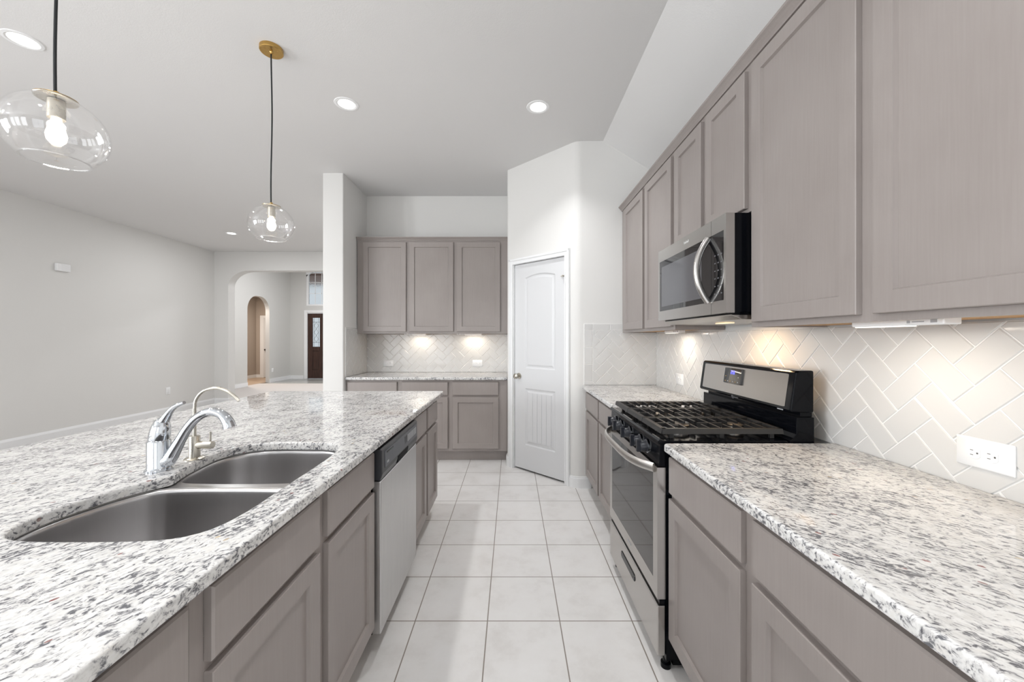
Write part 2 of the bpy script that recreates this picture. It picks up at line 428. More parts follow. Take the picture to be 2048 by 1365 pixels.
# ------------------------------------------------------------------ key dimensions
CZ = 3.08                       # flat ceiling
XW = 1.283                      # right wall plane
YB = 4.808                      # kitchen back wall plane
YP = 3.468                      # pantry return wall (faces camera)
XL = -6.0                       # living-room left wall
YF = 7.88                       # far living-room wall with the arch
XC0, XC1, YC = -2.006, -1.787, 4.14   # stub wall / column
BX, BY = -0.047, 4.072          # pantry corner
CXp, CYp = 0.571, YP            # other pantry corner
SX = 0.808                      # where the sloped ceiling starts
SL = 0.615

# ------------------------------------------------------------------ shell
struct('floor', MB().box(-2.6, REAR_Y, -0.1, XW+0.1, YB+0.1, 0), M['floortile'])
struct('floor_living', MB().box(XL-0.1, REAR_Y, -0.1, -2.6, 8.07, -0.002).box(-2.6, YB+0.1, -0.1, -1.9, 8.07, -0.002).box(-7.5, 8.07, -0.1, -2.8, 11.6, -0.002), M['carpet'])
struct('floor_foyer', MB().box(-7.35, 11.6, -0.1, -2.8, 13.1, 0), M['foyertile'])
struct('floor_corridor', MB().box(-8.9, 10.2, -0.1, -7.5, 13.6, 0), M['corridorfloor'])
cl = MB()
cl.prism([(XL-0.1, CZ), (SX, CZ), (XW+0.15, CZ-SL*(XW+0.15-SX)), (XW+0.15, CZ+0.12), (XL-0.1, CZ+0.12)], REAR_Y-0.12, 8.07, lambda a, b, c: (a, c, b))
struct('ceiling', cl, M['ceiling'])
struct('ceiling_foyer', MB().box(-7.5, 8.07, 3.9, -2.8, 13.1, 4.0), M['ceiling'])
struct('ceiling_corridor', MB().box(-8.95, 10.2, 2.75, -7.5, 13.6, 2.85), M['ceiling'])
struct('wall_right', MB().box(XW, REAR_Y-0.12, 0, XW+0.12, YB+0.12, 3.1), M['wall'])
struct('wall_back', MB().box(XC1-0.05, YB, 0, XW, YB+0.12, CZ), M['wall'])
struct('wall_column', MB().prism(rrect(XC0, YC, XC1, 8.0, corners=(0.012, 0.012, 0, 0), n=4), 0, CZ), M['wall'], smooth=40)
rw = MB(); xs = XL-0.12
for (a, b, c, d) in REARW:
    rw.box(xs, REAR_Y-0.12, 0, a, REAR_Y, CZ); rw.box(a, REAR_Y-0.12, 0, b, REAR_Y, c); rw.box(a, REAR_Y-0.12, d, b, REAR_Y, CZ); xs = b
rw.box(xs, REAR_Y-0.12, 0, XW+0.12, REAR_Y, CZ)
struct('wall_rear', rw, M['wall'])
for i, (a, b, c, d) in enumerate(REARW):
    f = MB()
    for x in (a, b-0.05): f.box(x, REAR_Y-0.11, c, x+0.05, REAR_Y-0.03, d)
    for z in (c, (c+d)/2-0.02, d-0.05): f.box(a+0.05, REAR_Y-0.1, z, b-0.05, REAR_Y-0.04, z+0.05)
    f.box((a+b)/2-0.015, REAR_Y-0.1, c+0.05, (a+b)/2+0.015, REAR_Y-0.04, d-0.05)
    struct('window_%d' % (i+2), f, M['trim'])
lw_ = MB(); ys = REAR_Y-0.12
for (a, b, c, d) in LEFTW:
    lw_.box(XL-0.12, ys, 0, XL, a, CZ); lw_.box(XL-0.12, a, 0, XL, b, c); lw_.box(XL-0.12, a, d, XL, b, CZ); ys = b
lw_.box(XL-0.12, ys, 0, XL, 8.07, CZ)
struct('wall_left', lw_, M['wall'])
for i, (a, b, c, d) in enumerate(LEFTW):
    f = MB()
    for y in (a, b-0.05): f.box(XL-0.1, y, c, XL-0.03, y+0.05, d)
    for z in (c, (c+d)/2-0.02, d-0.05): f.box(XL-0.09, a+0.05, z, XL-0.04, b-0.05, z+0.05)
    struct('window_%d' % (i+6), f, M['trim'])

# far wall with the wide arched opening
def arch_poly(x0, x1, z0, z1, rx, rz, n=10):
    """outline of an opening with elliptical upper corners, CCW in (x,z)"""
    p = [(x0, z0), (x1, z0)]
    for k in range(n+1):
        a = 0.5*PI*k/n; p.append((x1-rx+rx*math.cos(a), z1-rz+rz*math.sin(a)))
    for k in range(n+1):
        a = 0.5*PI+0.5*PI*k/n; p.append((x0+rx+rx*math.cos(a), z1-rz+rz*math.sin(a)))
    return p
def arched_wall(x0, x1, z1, op, t0, t1, axes):
    """wall slab (x0..x1, 0..z1, depth t0..t1) with one arched opening reaching the floor"""
    n = len(op) - 2; up = op[2:][::-1]          # from left spring to right spring
    pts = [(x0, 0), (op[0][0], 0)] + up + [(op[1][0], 0), (x1, 0), (x1, z1), (x0, z1)]
    m = MB(); N = len(pts)
    vs = [axes(a, b, t0) for a, b in pts] + [axes(a, b, t1) for a, b in pts]
    m.add(vs, [(i, (i+1) % N, N+(i+1) % N, N+i) for i in range(N)])
    # faces as strips: left pier, right pier, and quads above the arch
    for off in (0, N):
        fs = []
        L = len(up)
        a0 = 1                                        # index of opening foot left
        tops = [(p[0], z1) for p in up]
        base = len(m.v)
        m.add([axes(p[0], z1, t0 if off == 0 else t1) for p in up], [])
        for i in range(L-1): fs.append((off+2+i, off+3+i, base+i+1, base+i))
        m.f += fs
        m.f.append((off+0, off+1, off+2, base, off+N-1)); m.f.append((off+2+L, off+3+L, off+4+L, base+L-1, off+1+L))
    return m
op = arch_poly(-5.72, -2.7, 0, 2.70, 0.42, 0.32)
struct('wall_far', arched_wall(XL, XC0, CZ, op, YF, YF+0.19, lambda a, b, c: (a, c, b)), M['wall'], smooth=35)
op2 = arch_poly(10.86, 11.85, 0, 2.56, 0.42, 0.42)
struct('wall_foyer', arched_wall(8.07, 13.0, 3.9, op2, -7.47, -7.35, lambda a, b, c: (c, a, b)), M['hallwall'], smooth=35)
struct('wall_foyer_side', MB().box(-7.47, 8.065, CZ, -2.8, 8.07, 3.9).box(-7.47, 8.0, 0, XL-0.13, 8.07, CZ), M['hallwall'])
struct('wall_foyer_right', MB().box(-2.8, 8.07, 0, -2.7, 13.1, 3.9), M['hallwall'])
# front wall with entry door and transom
ent = MB(); YE = 12.95
dx0, dx1, wz0 = -6.78, -5.86, 2.42
ent.box(-7.35, YE, 0, dx0-0.04, YE+0.15, 3.9); ent.box(dx1+0.04, YE, 0, -2.8, YE+0.15, 3.9)
ent.box(dx0-0.04, YE, 2.19, dx1+0.04, YE+0.15, wz0); ent.box(dx0-0.04, YE, 3.75, dx1+0.04, YE+0.15, 3.9)
struct('wall_entry', ent, M['hallwall'])
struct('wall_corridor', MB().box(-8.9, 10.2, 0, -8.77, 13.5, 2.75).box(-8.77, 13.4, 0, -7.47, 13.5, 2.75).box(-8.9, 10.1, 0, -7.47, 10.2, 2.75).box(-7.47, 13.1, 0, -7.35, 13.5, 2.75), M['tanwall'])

# pantry enclosure
d45 = Vector((CXp-BX, CYp-BY, 0)); LEN45 = d45.length; d45.normalize(); n45 = Vector((d45.y, -d45.x, 0))  # outward (towards the camera)
if n45.y > 0: n45 = -n45
def on45(v): return Vector((BX, BY, 0)) + d45*v.x + n45*v.y + Vector((0, 0, v.z))
def strip(path, t, z0, z1):
    """wall strip: outer path (x,y) list, thickness t to the left of travel"""
    m = MB(); n = len(path); nor = []
    for i in range(n):
        ds = []
        if i > 0: ds.append((Vector(path[i])-Vector(path[i-1])).normalized())
        if i < n-1: ds.append((Vector(path[i+1])-Vector(path[i])).normalized())
        ns = [Vector((-e.y, e.x)) for e in ds]; mm = sum(ns, Vector((0, 0)))
        if len(ns) == 2: mm = mm*(2/max(mm.dot(mm), 0.3))/1.0
        nor.append(mm)
    inner = [(path[i][0]+nor[i].x*t, path[i][1]+nor[i].y*t) for i in range(n)]
    for i in range(n-1):
        q = [path[i], path[i+1], inner[i+1], inner[i]]
        vs = [(x, y, z0) for x, y in q] + [(x, y, z1) for x, y in q]
        fs = [(3,2,1,0), (4,5,6,7), (0,1,5,4), (2,3,7,6)]
        if i == 0: fs.append((3,0,4,7))
        if i == n-2: fs.append((1,2,6,5))
        m.add(vs, fs)
    return m
def merge(*ms):
    m = MB()
    for q in ms: m.add(q.v, q.f)
    return m
def p45(t): return (BX+d45.x*t, BY+d45.y*t)
def corner_arc(prev, c, nxt, r, n=6):
    c = Vector(c); a = (Vector(prev)-c).normalized(); b = (Vector(nxt)-c).normalized()
    p0 = c+a*r; p1 = c+b*r; out = []
    for k in range(n+1):
        t = k/n; q = p0*(1-t)**2 + c*2*t*(1-t) + p1*t*t; out.append((q.x, q.y))
    return out
arcC = corner_arc(p45(0.7), (CXp, CYp), (XW, YP), 0.05)
arcB = corner_arc((BX, YB), (BX, BY), p45(0.5), 0.02)
OP0, OP1 = 0.083, 0.748
pa = strip([(BX, YB)] + arcB + [p45(OP0)], 0.11, 0, CZ)
pb = strip([p45(OP1)] + arcC + [(XW, YP)], 0.11, 0, CZ)
pc = strip([p45(OP0), p45(OP1)], 0.11, 2.09, CZ)
struct('wall_pantry', merge(pa, pb, pc), M['wall'], smooth=30, fix=False)

# baseboards
def base_prof(m, path, h=0.10, t=0.014):
    pass
b1 = merge(strip([p for p in [(BX-0.0, YB-0.62)] + arcB + [p45(0.037)]], -0.014, 0, 0.085), strip([(BX, YB-0.62)] + arcB + [p45(0.037)], -0.008, 0.085, 0.10))
struct('baseboard_pantry_left', b1, M['trim'], fix=False, smooth=30)
b2 = merge(strip([p45(0.79)] + arcC + [(0.70, YP)], -0.014, 0, 0.085), strip([p45(0.79)] + arcC + [(0.70, YP)], -0.008, 0.085, 0.10))
struct('baseboard_pantry_right', b2, M['trim'], fix=False, smooth=30)
bl = MB().prism([(XL, 0), (XL+0.016, 0), (XL+0.016, 0.10), (XL+0.006, 0.13), (XL, 0.13)], REAR_Y, YF, lambda a, b, c: (a, c, b))
struct('baseboard_left', bl, M['trim'])
bf = MB().prism([(YF, 0), (YF-0.016, 0), (YF-0.016, 0.10), (YF-0.006, 0.13), (YF, 0.13)], XL+0.016, -5.72, lambda a, b, c: (c, a, b))
bf.box(-5.72, YF-0.016, 0, -5.705, YF+0.19, 0.12)
struct('baseboard_far', bf, M['trim'])
bo = MB().box(-7.35, 8.1, 0, -7.334, 10.86, 0.11).box(-7.35, 11.85, 0, -7.334, YE, 0.11).box(-7.334, YE-0.016, 0, dx0-0.12, YE, 0.11)
struct('baseboard_foyer', bo, M['trim'])
bco = MB().box(-8.77, 10.2, 0, -8.755, 13.4, 0.10).box(-8.755, 13.385, 0, -8.62, 13.4, 0.10)
struct('baseboard_corridor', bco, M['trim'])

# ------------------------------------------------------------------ pantry door (door_1)
d1 = thing('door_1', (*p45(0.415), 0), 'white two-panel pantry door with arched top panel on the angled wall', 'door', kind='structure')
DT0, DT1, DZ0, DZ1 = 0.097, 0.735, 0.02, 2.075
def panel_door(t0, t1, z0, z1, panels, yf, th):
    m = MB(on45)
    bm = bmesh.new()
    outer = [(t0, z0), (t1, z0), (t1, z1), (t0, z1)]
    def loop(pts, y): return [bm.verts.new((a, y, b)) for a, b in pts]
    lo = loop(outer, yf); es = []; hl = []
    for i in range(4): es.append(bm.edges.new((lo[i], lo[(i+1) % 4])))
    for p in panels:
        L = loop(p, yf)
        for i in range(len(L)): es.append(bm.edges.new((L[i], L[(i+1) % len(L)])))
        prev = L
        for dd, yy in ((0.012, -0.008), (0.024, -0.008), (0.040, -0.002)):
            Q = loop(offset(p, dd), yf+yy)
            for i in range(len(L)): bm.faces.new((prev[i], prev[(i+1) % len(L)], Q[(i+1) % len(L)], Q[i]))
            prev = Q
        bm.faces.new(prev)
    bmesh.ops.triangle_fill(bm, use_beauty=True, edges=es)
    bk = loop(outer, yf-th)
    for i in range(4): bm.faces.new((lo[i], bk[i], bk[(i+1) % 4], lo[(i+1) % 4]))
    bm.faces.new(bk)
    bmesh.ops.recalc_face_normals(bm, faces=bm.faces)
    bm.verts.index_update()
    m.add([v.co[:] for v in bm.verts], [tuple(v.index for v in f.verts) for f in bm.faces]); bm.free()
    return m
pt0, pt1 = 0.235, 0.618
def arch_top(x0, x1, z0, z1, rise, n=12):
    p = [(x0, z0), (x1, z0), (x1, z1-rise)]
    R = ((x1-x0)**2/4 + rise**2)/(2*rise); cx = (x0+x1)/2; cz = z1-R; a1 = math.asin((x1-x0)/2/R)
    for k in range(1, n): a = a1 - 2*a1*k/n; p.append((cx+R*math.sin(a), cz+R*math.cos(a)))
    p.append((x0, z1-rise)); return p
top_p = arch_top(pt0, pt1, 1.03, 1.962, 0.03); bot_p = [(pt0, 0.262), (pt1, 0.262), (pt1, 0.83), (pt0, 0.83)]
leaf = panel_door(DT0, DT1, DZ0, DZ1, [top_p, bot_p], -0.012, 0.035)
for p in (top_p, bot_p):
    q = offset(p, 0.046); xs = [a for a, b in q]; x0, x1 = min(xs), max(xs); W = (x1-x0)/5
    for k in range(5):
        r_ = clip_convex([(x0+W*k+0.003, 0), (x0+W*(k+1)-0.003, 0), (x0+W*(k+1)-0.003, 3), (x0+W*k+0.003, 3)], q)
        if r_: leaf.prism(r_, -0.0145, -0.0112, lambda a, b, c: (a, c, b))
lo_ = leaf.build('door_leaf', M['doorwhite'], d1)
cs = MB(on45)
for (a, b) in ((0.030, 0.088), (0.742, 0.797)):
    cs.box(a, 0, 0, b, 0.013, 2.14); 
    cs.box(a+0.004 if a < 0.3 else b-0.022, 0.0131, 0, a+0.022 if a < 0.3 else b-0.004, 0.019, 2.139)
    ia, ib = ((b-0.012, b) if a < 0.3 else (a, a+0.012)); cs.box(ia, 0.0131, 0, ib, 0.016, 2.082)
cs.box(0.0881, 0, 2.082, 0.7419, 0.013, 2.14); cs.box(0.034, 0.0131, 2.118, 0.793, 0.019, 2.136); cs.box(0.0881, 0.0131, 2.083, 0.7419, 0.016, 2.094)
cs.box(OP0, -0.11, 0, OP0+0.010, -0.0002, 2.085); cs.box(OP1-0.010, -0.11, 0, OP1, -0.0002, 2.085); cs.box(OP0, -0.11, 2.08, OP1, -0.0002, 2.09)
cs.build('door_casing', M['trim'], d1, bevel=0.002)
kb = MB(on45); kz = 0.948
kb.lathe([(0.030, 0), (0.030, 0.006), (0.012, 0.010), (0.011, 0.030), (0.022, 0.036), (0.028, 0.048), (0.025, 0.060), (0.014, 0.066), (0.001, 0.067)], (0.155, -0.012, kz), 28, (0, 1, 0))
ko = kb.build('door_knob', M['nickel'], d1, smooth=40); ko['label'] = 'satin nickel door knob'
for hz in (1.87, 1.15, 0.25):
    h = MB(on45); h.cyl((0.739, -0.006, hz-0.045), (0.739, -0.006, hz+0.045), 0.006, 12).box(0.726, -0.0119, hz-0.045, 0.735, -0.010, hz+0.045)
    h.build('hinge', M['trim'], d1)
lt = MB(on45); lt.box(0.690, -0.0119, 1.895, 0.735, 0.0, 1.903).cyl((0.725, -0.004, 1.899), (0.725, 0.020, 1.899), 0.007, 12).cyl((0.735, 0.0, 1.885), (0.735, 0.0, 1.925), 0.004, 10)
lo2 = lt.build('door_latch', M['nickel'], d1); lo2['label'] = 'small metal flip latch near the top of the door'

# ------------------------------------------------------------------ entry door and transom beyond the arch
d2 = thing('door_2', (-6.32, YE, 0), 'dark wood entry door with leaded glass far beyond the arch', 'door', kind='structure')
q = MB()
gx = [(-6.62, -6.375), (-6.265, -6.02)]
q.box(dx0, YE+0.02, 0.01, gx[0][0], YE+0.065, 2.16); q.box(gx[0][1], YE+0.02, 0.01, gx[1][0], YE+0.065, 2.16); q.box(gx[1][1], YE+0.02, 0.01, dx1, YE+0.065, 2.16)
for a, b in gx:
    q.box(a, YE+0.02, 0.01, b, YE+0.065, 0.28); q.box(a, YE+0.02, 0.92, b, YE+0.065, 1.06); q.box(a, YE+0.02, 2.02, b, YE+0.065, 2.16)
    q.box(a, YE+0.035, 0.28, b, YE+0.055, 0.92); q.box(a+0.04, YE+0.025, 0.32, b-0.04, YE+0.036, 0.88)
dl = q.build('door_leaf', M['darkwood'], d2, bevel=0.004)
for a, b in gx:
    gp = MB().box(a, YE+0.035, 1.06, b, YE+0.045, 2.02).build('door_pane', M['leaded'], d2)
    cm = MB(); cx = (a+b)/2
    for x in (a+0.05, b-0.05): cm.cyl((x, YE+0.032, 1.06), (x, YE+0.032, 2.02), 0.004, 6)
    for z in (1.2, 1.88): cm.cyl((a, YE+0.032, z), (b, YE+0.032, z), 0.004, 6)
    for z in (1.32, 1.54, 1.76):
        cm.cyl((cx, YE+0.032, z-0.11), (a+0.05, YE+0.032, z), 0.004, 6); cm.cyl((cx, YE+0.032, z+0.11), (a+0.05, YE+0.032, z), 0.004, 6)
        cm.cyl((cx, YE+0.032, z-0.11), (b-0.05, YE+0.032, z), 0.004, 6); cm.cyl((cx, YE+0.032, z+0.11), (b-0.05, YE+0.032, z), 0.004, 6)
    cm.build('lead_came', M['bronze'], gp)
q = MB().box(dx0-0.10, YE-0.02, 0, dx0-0.012, YE, 2.27).box(dx1+0.012, YE-0.02, 0, dx1+0.10, YE, 2.27).box(dx0-0.012, YE-0.02, 2.19, dx1+0.012, YE, 2.27)
q.box(dx0-0.04, YE, 0, dx0-0.001, YE+0.08, 2.19).box(dx1+0.001, YE, 0, dx1+0.04, YE+0.08, 2.19).box(dx0-0.001, YE, 2.165, dx1+0.001, YE+0.08, 2.19)
q.build('door_casing', M['trim'], d2, bevel=0.004)
win = thing('window_1', (-6.32, YE, wz0), 'arched transom window with white grid above the entry door', 'window', kind='structure')
q = MB(); x0, x1 = dx0-0.04, dx1+0.04
q.box(x0, YE+0.02, wz0, x0+0.07, YE+0.09, 3.45).box(x1-0.07, YE+0.02, wz0, x1, YE+0.09, 3.45).box(x0+0.07, YE+0.02, wz0, x1-0.07, YE+0.09, wz0+0.05)
arc = arch_top(x0, x1, wz0, 3.70, 0.25, 16)[2:]; arc2 = [(a*1.0, b-0.07) for a, b in arc]
for i in range(len(arc)-1): q.prism([arc[i], arc2[i], arc2[i+1], arc[i+1]], YE+0.02, YE+0.09, lambda a, b, c: (a, c, b))
for i in range(len(arc)-1): q.prism([(arc[i][0], 3.755), arc[i], arc[i+1], (arc[i+1][0], 3.755)], YE+0.001, YE+0.149, lambda a, b, c: (a, c, b))
q.build('window_frame', M['trim'], win)
MB().box(x0+0.05, YE+0.05, wz0+0.04, x1-0.05, YE+0.056, 3.6).build('window_pane', M['leaded'], win)
q = MB()
for k in range(1, 4): q.box(x0+0.07+(x1-x0-0.14)*k/4-0.008, YE+0.035, wz0+0.05, x0+0.07+(x1-x0-0.14)*k/4+0.008, YE+0.049, 3.6)
for z in (2.83, 3.19, 3.5): q.box(x0+0.06, YE+0.035, z-0.008, x1-0.06, YE+0.049, z+0.008)
q.build('window_muntins', M['trim'], win)
struct('trim_porch', MB().box(-8.5, 13.15, 3.45, -4.0, 15.5, 3.55), M['soffit'])
# corridor door
d3 = thing('door_3', (-8.2, 13.4, 0), 'white door with casing at the end of the side corridor', 'door', kind='structure')
MB().box(-8.62, 13.375, 0, -8.50, 13.4, 2.12).box(-7.62, 13.375, 0, -7.52, 13.4, 2.12).box(-8.5, 13.375, 2.04, -7.62, 13.4, 2.12).build('door_casing', M['trim'], d3)
MB().box(-8.50, 13.383, 0.01, -7.62, 13.4, 2.04).build('door_leaf', M['doorwhite'], d3)
MB().lathe([(0.03, 0), (0.03, 0.008), (0.012, 0.012), (0.012, 0.03), (0.03, 0.045), (0.02, 0.065), (0.001, 0.068)], (-8.43, 13.383, 0.95), 16, (0, -1, 0)).build('door_knob', M['bronze'], d3, smooth=40)

# ------------------------------------------------------------------ herringbone backsplash
TW = 0.0762
def herring(name, s0, s1, z0, z1, org, axes, border=None, anchor_shift=0):
    """tiles on the rectangle s0..s1 x z0..z1; axes(s,z,h)->xyz, h outward"""
    m = MB(); g = 0.0019; h = 0.008; e = 0.0022
    rect = [(s0, z0), (s1, z0), (s1, z1), (s0, z1)]
    def tile(p):
        p = [tuple(x) for x in p]
        if parea(p) < 0: p = p[::-1]
        if abs(parea(p)) < 2e-5: return
        q0 = offset(p, g); q1 = offset(p, g+e)
        if parea(q1) <= 1e-6: return
        n = len(p)
        m.rings([[axes(a, b, 0.001) for a, b in q0], [axes(a, b, h-e*0.8) for a, b in q0], [axes(a, b, h) for a, b in q1]], cap0=False)
    inner = rect
    if border:
        bs0, bs1, bt = border
        inner = [(s0+bs0, z0), (s1-bs1, z0), (s1-bs1, z1-bt), (s0+bs0, z1-bt)]
        zz = z0
        for (a, b, wd) in ((s0, s0+bs0, bs0), (s1-bs1, s1, bs1)):
            if wd <= 0: continue
            z = z1-bt
            while z > z0: tile([(a, max(z-0.152, z0)), (b, max(z-0.152, z0)), (b, z), (a, z)]); z -= 0.152
        if bt > 0:
            s = s0 + bs0
            if bs0: tile([(s0, z1-bt), (s0+bs0, z1-bt), (s0+bs0, z1), (s0, z1)])
            while s < s1-0.01: tile([(s, z1-bt), (min(s+0.152, s1), z1-bt), (min(s+0.152, s1), z1), (s, z1)]); s += 0.152
    c = 1/math.sqrt(2)
    for i in range(-60, 60):
        for j in range(-18, 18):
            ox, oy = i+2*j, i-2*j
            for (a0, b0, a1, b1) in ((0, 0, 2, 1), (0, 1, 1, 3)):
                pts = []
                for (pp, qq) in ((ox+a0, oy+b0), (ox+a1, oy+b0), (ox+a1, oy+b1), (ox+a0, oy+b1)):
                    pts.append((org[0]+(pp-qq)*c*TW, org[1]+(pp+qq)*c*TW))
                if max(p[0] for p in pts) < s0 or min(p[0] for p in pts) > s1 or max(p[1] for p in pts) < z0 or min(p[1] for p in pts) > z1: continue
                if parea(pts) < 0: pts = pts[::-1]
                q = clip_convex(pts, inner)
                if q: tile(q)
    o = struct(name, m, M['tile'])
    gm = MB(); gm.prism(rect, 0.0002, 0.0052, axes)
    go = gm.build('grout', M['grout'], o)
    return o
herring('wall_right_backsplash', -YP+0.0085, 0.6, 0.905, 1.372, (-1.2933, 1.0863), lambda s, z, h: (XW-h, -s, z))
herring('wall_back_backsplash', XC1+0.0085, BX-0.0005, 0.9145, 1.382, (-0.80, 1.0), lambda s, z, h: (s, YB-h, z))
herring('wall_pantry_backsplash', 0.637, XW-0.0005, 0.9145, 1.458, (1.0, 0.98), lambda s, z, h: (s, YP-h, z), border=(0.078, 0, 0.055))
herring('wall_column_backsplash', 4.185, YB-0.0005, 0.9145, 1.449, (4.4, 1.02), lambda s, z, h: (XC1+h, s, z), border=(0.012, 0, 0.012))

# ------------------------------------------------------------------ cabinets
CT = 0.914; CB = 0.884
def frames(kind, pos):
    """(u along run, v up, w outward from plane) -> xyz"""
    if kind == 'R': return lambda u, v, w: (pos-w, u, v)        # faces -X
    if kind == 'I': return lambda u, v, w: (pos+w, u, v)        # faces +X
    if kind == 'B': return lambda u, v, w: (u, pos-w, v)        # faces -Y
def shaker(fr, u0, u1, v0, v1, th=0.019, rail=0.057):
    m = MB(); s = 0.004; dp = 0.0105
    R = [rrect(u0, v0, u1, v1), rrect(u0, v0, u1, v1), rrect(u0+0.002, v0+0.002, u1-0.002, v1-0.002), rrect(u0+rail, v0+rail, u1-rail, v1-rail), rrect(u0+rail+s, v0+rail+s, u1-rail-s, v1-rail-s)]
    W = [0.0005, th-0.002, th, th, th-dp]
    m.rings([[fr(a, b, w_) for a, b in r] for r, w_ in zip(R, W)])
    return m
def slabfront(fr, u0, u1, v0, v1, th=0.019):
    m = MB()
    R = [rrect(u0, v0, u1, v1), rrect(u0, v0, u1, v1), rrect(u0+0.004, v0+0.004, u1-0.004, v1-0.004)]
    m.rings([[fr(a, b, w_) for a, b in r] for r, w_ in zip(R, [0.0005, th-0.004, th])])
    return m
DRZ0, DRZ1, DOZ0, DOZ1 = 0.719, 0.860, 0.145, 0.698
def base_cab(kind, pos, u0, u1, depth, fronts, label, hollow=False, doors=True, dz=(DRZ0, DRZ1, DOZ0, DOZ1), group='taupe base cabinets', toe=0.075):
    fr = frames(kind, pos)
    c = Vector(fr((u0+u1)/2, 0, -depth/2))
    t = thing('base_cabinet', c, label, 'cabinet', group)
    def bx(m, a0, a1, v0, v1, w0, w1):
        p, q = fr(a0, v0, w0), fr(a1, v1, w1); m.box(*p, *q)
    m = MB()
    if hollow:
        bx(m, u0, u0+0.018, 0.115, CB-0.002, -depth, -0.02); bx(m, u1-0.018, u1, 0.115, CB-0.002, -depth, -0.02)
        bx(m, u0+0.018, u1-0.018, 0.115, 0.135, -depth, -0.02); bx(m, u0+0.018, u1-0.018, 0.135, CB-0.002, -depth, -depth+0.012)
        bx(m, u0, u1, 0.115, 0.16, -0.02, 0); bx(m, u0, u1, 0.68, 0.735, -0.02, 0); bx(m, u0, u1, 0.845, CB-0.002, -0.02, 0)
        ed = [u0] + [x for f in fronts for x in f] + [u1]
        for k in range(0, len(ed), 2):
            bx(m, ed[k], ed[k+1], 0.16, 0.68, -0.02, 0); bx(m, ed[k], ed[k+1], 0.735, 0.845, -0.02, 0)
    else:
        bx(m, u0, u1, 0.115, CB-0.002, -depth, 0)
    bx(m, u0, u1, 0, 0.115, -depth, -toe)
    m.build('cabinet_body', M['cab'], t)
    for (a, b) in fronts:
        slabfront(fr, a, b, dz[0], dz[1]).build('drawer_front', M['cab'], t)
        if doors: shaker(fr, a, b, dz[2], dz[3]).build('door', M['cab'], t)
    return t
def upper_cab(kind, pos, u0, u1, depth, z0, z1, doors, dz, label, ends=False):
    fr = frames(kind, pos); c = Vector(fr((u0+u1)/2, z0, -depth/2))
    t = thing('wall_cabinet', c, label, 'cabinet', 'taupe wall cabinets')
    m = MB()
    def bx(m, a0, a1, v0, v1, w0, w1): m.box(*fr(a0, v0, w0), *fr(a1, v1, w1))
    bx(m, u0, u1, z0+0.012, z1, -depth, -0.02); bx(m, u0, u1, z0, z1, -0.02, 0)
    bx(m, u0, u0+0.016, z0, z0+0.012, -depth, -0.02); bx(m, u1-0.016, u1, z0, z0+0.012, -depth, -0.02)
    m.build('cabinet_body', M['cab'], t)
    b = MB(); bx(b, u0+0.0165, u1-0.0165, z0+0.006, z0+0.0118, -depth+0.001, -0.0205)
    bo = b.build('cabinet_underside', M['inner'], t); bo['label'] = 'raw honey wood underside'
    for (a, b_) in doors: shaker(fr, a, b_, dz[0], dz[1]).build('door', M['cab'], t)
    return t
# right run
XRN = 0.633      # face frame plane, near unit
XRF = 0.660      # face frame plane, far unit
base_cab('R', XRN, 0.45, 1.548, 1.27-XRN, [(1.055, 1.535), (0.52, 1.004)], 'taupe base cabinet under the near right countertop, camera side of the range')
base_cab('R', XRF, 2.318, YP-0.003, 1.27-XRF, [(2.405, 2.890), (2.935, 3.405)], 'taupe base cabinet between the black range and the pantry wall')
UX = 0.979; UZ0, UZ1 = 1.372, 2.462
DUZ = (1.392, 2.420)
upper_cab('R', UX, 2.345, YP-0.003, XW-0.009-UX, UZ0+0.006, UZ1, [(2.369, 2.835), (2.884, 3.362)], (1.400, 2.432), 'tall taupe wall cabinet beyond the microwave, next to the pantry wall')
upper_cab('R', UX, 1.597, 2.3445, XW-0.009-UX, 1.848, UZ1, [(1.618, 1.943), (1.992, 2.318)], (1.864, 2.432), 'short taupe wall cabinet directly above the microwave')
upper_cab('R', UX, 0.45, 1.5965, XW-0.009-UX, UZ0, UZ1, [(1.093, 1.570), (0.52, 1.043)], (1.392, 2.432), 'large taupe wall cabinet nearest the camera, at upper right')
# back run
YBF = 4.208
base_cab('B', YBF, -1.784, -1.2095, YB-0.01-YBF, [(-1.768, -1.235)], 'taupe base cabinet of the back run, at the column end')
base_cab('B', YBF, -1.209, BX-0.004, YB-0.01-YBF, [(-1.184, -0.689), (-0.639, -0.145)], 'wide taupe base cabinet of the back run, beside the pantry door')
YUB = 4.494; BZ0, BZ1 = 1.384, 2.452
upper_cab('B', YUB, -1.776, -1.195, YB-0.009-YUB, BZ0, BZ1, [(-1.705, -1.214)], (1.408, 2.432), 'single-door taupe wall cabinet on the back wall, beside the column')
upper_cab('B', YUB, -1.1945, BX-0.004, YB-0.009-YUB, BZ0, BZ1, [(-1.176, -0.672), (-0.631, -0.136)], (1.408, 2.432), 'two-door taupe wall cabinet on the back wall, beside the pantry')
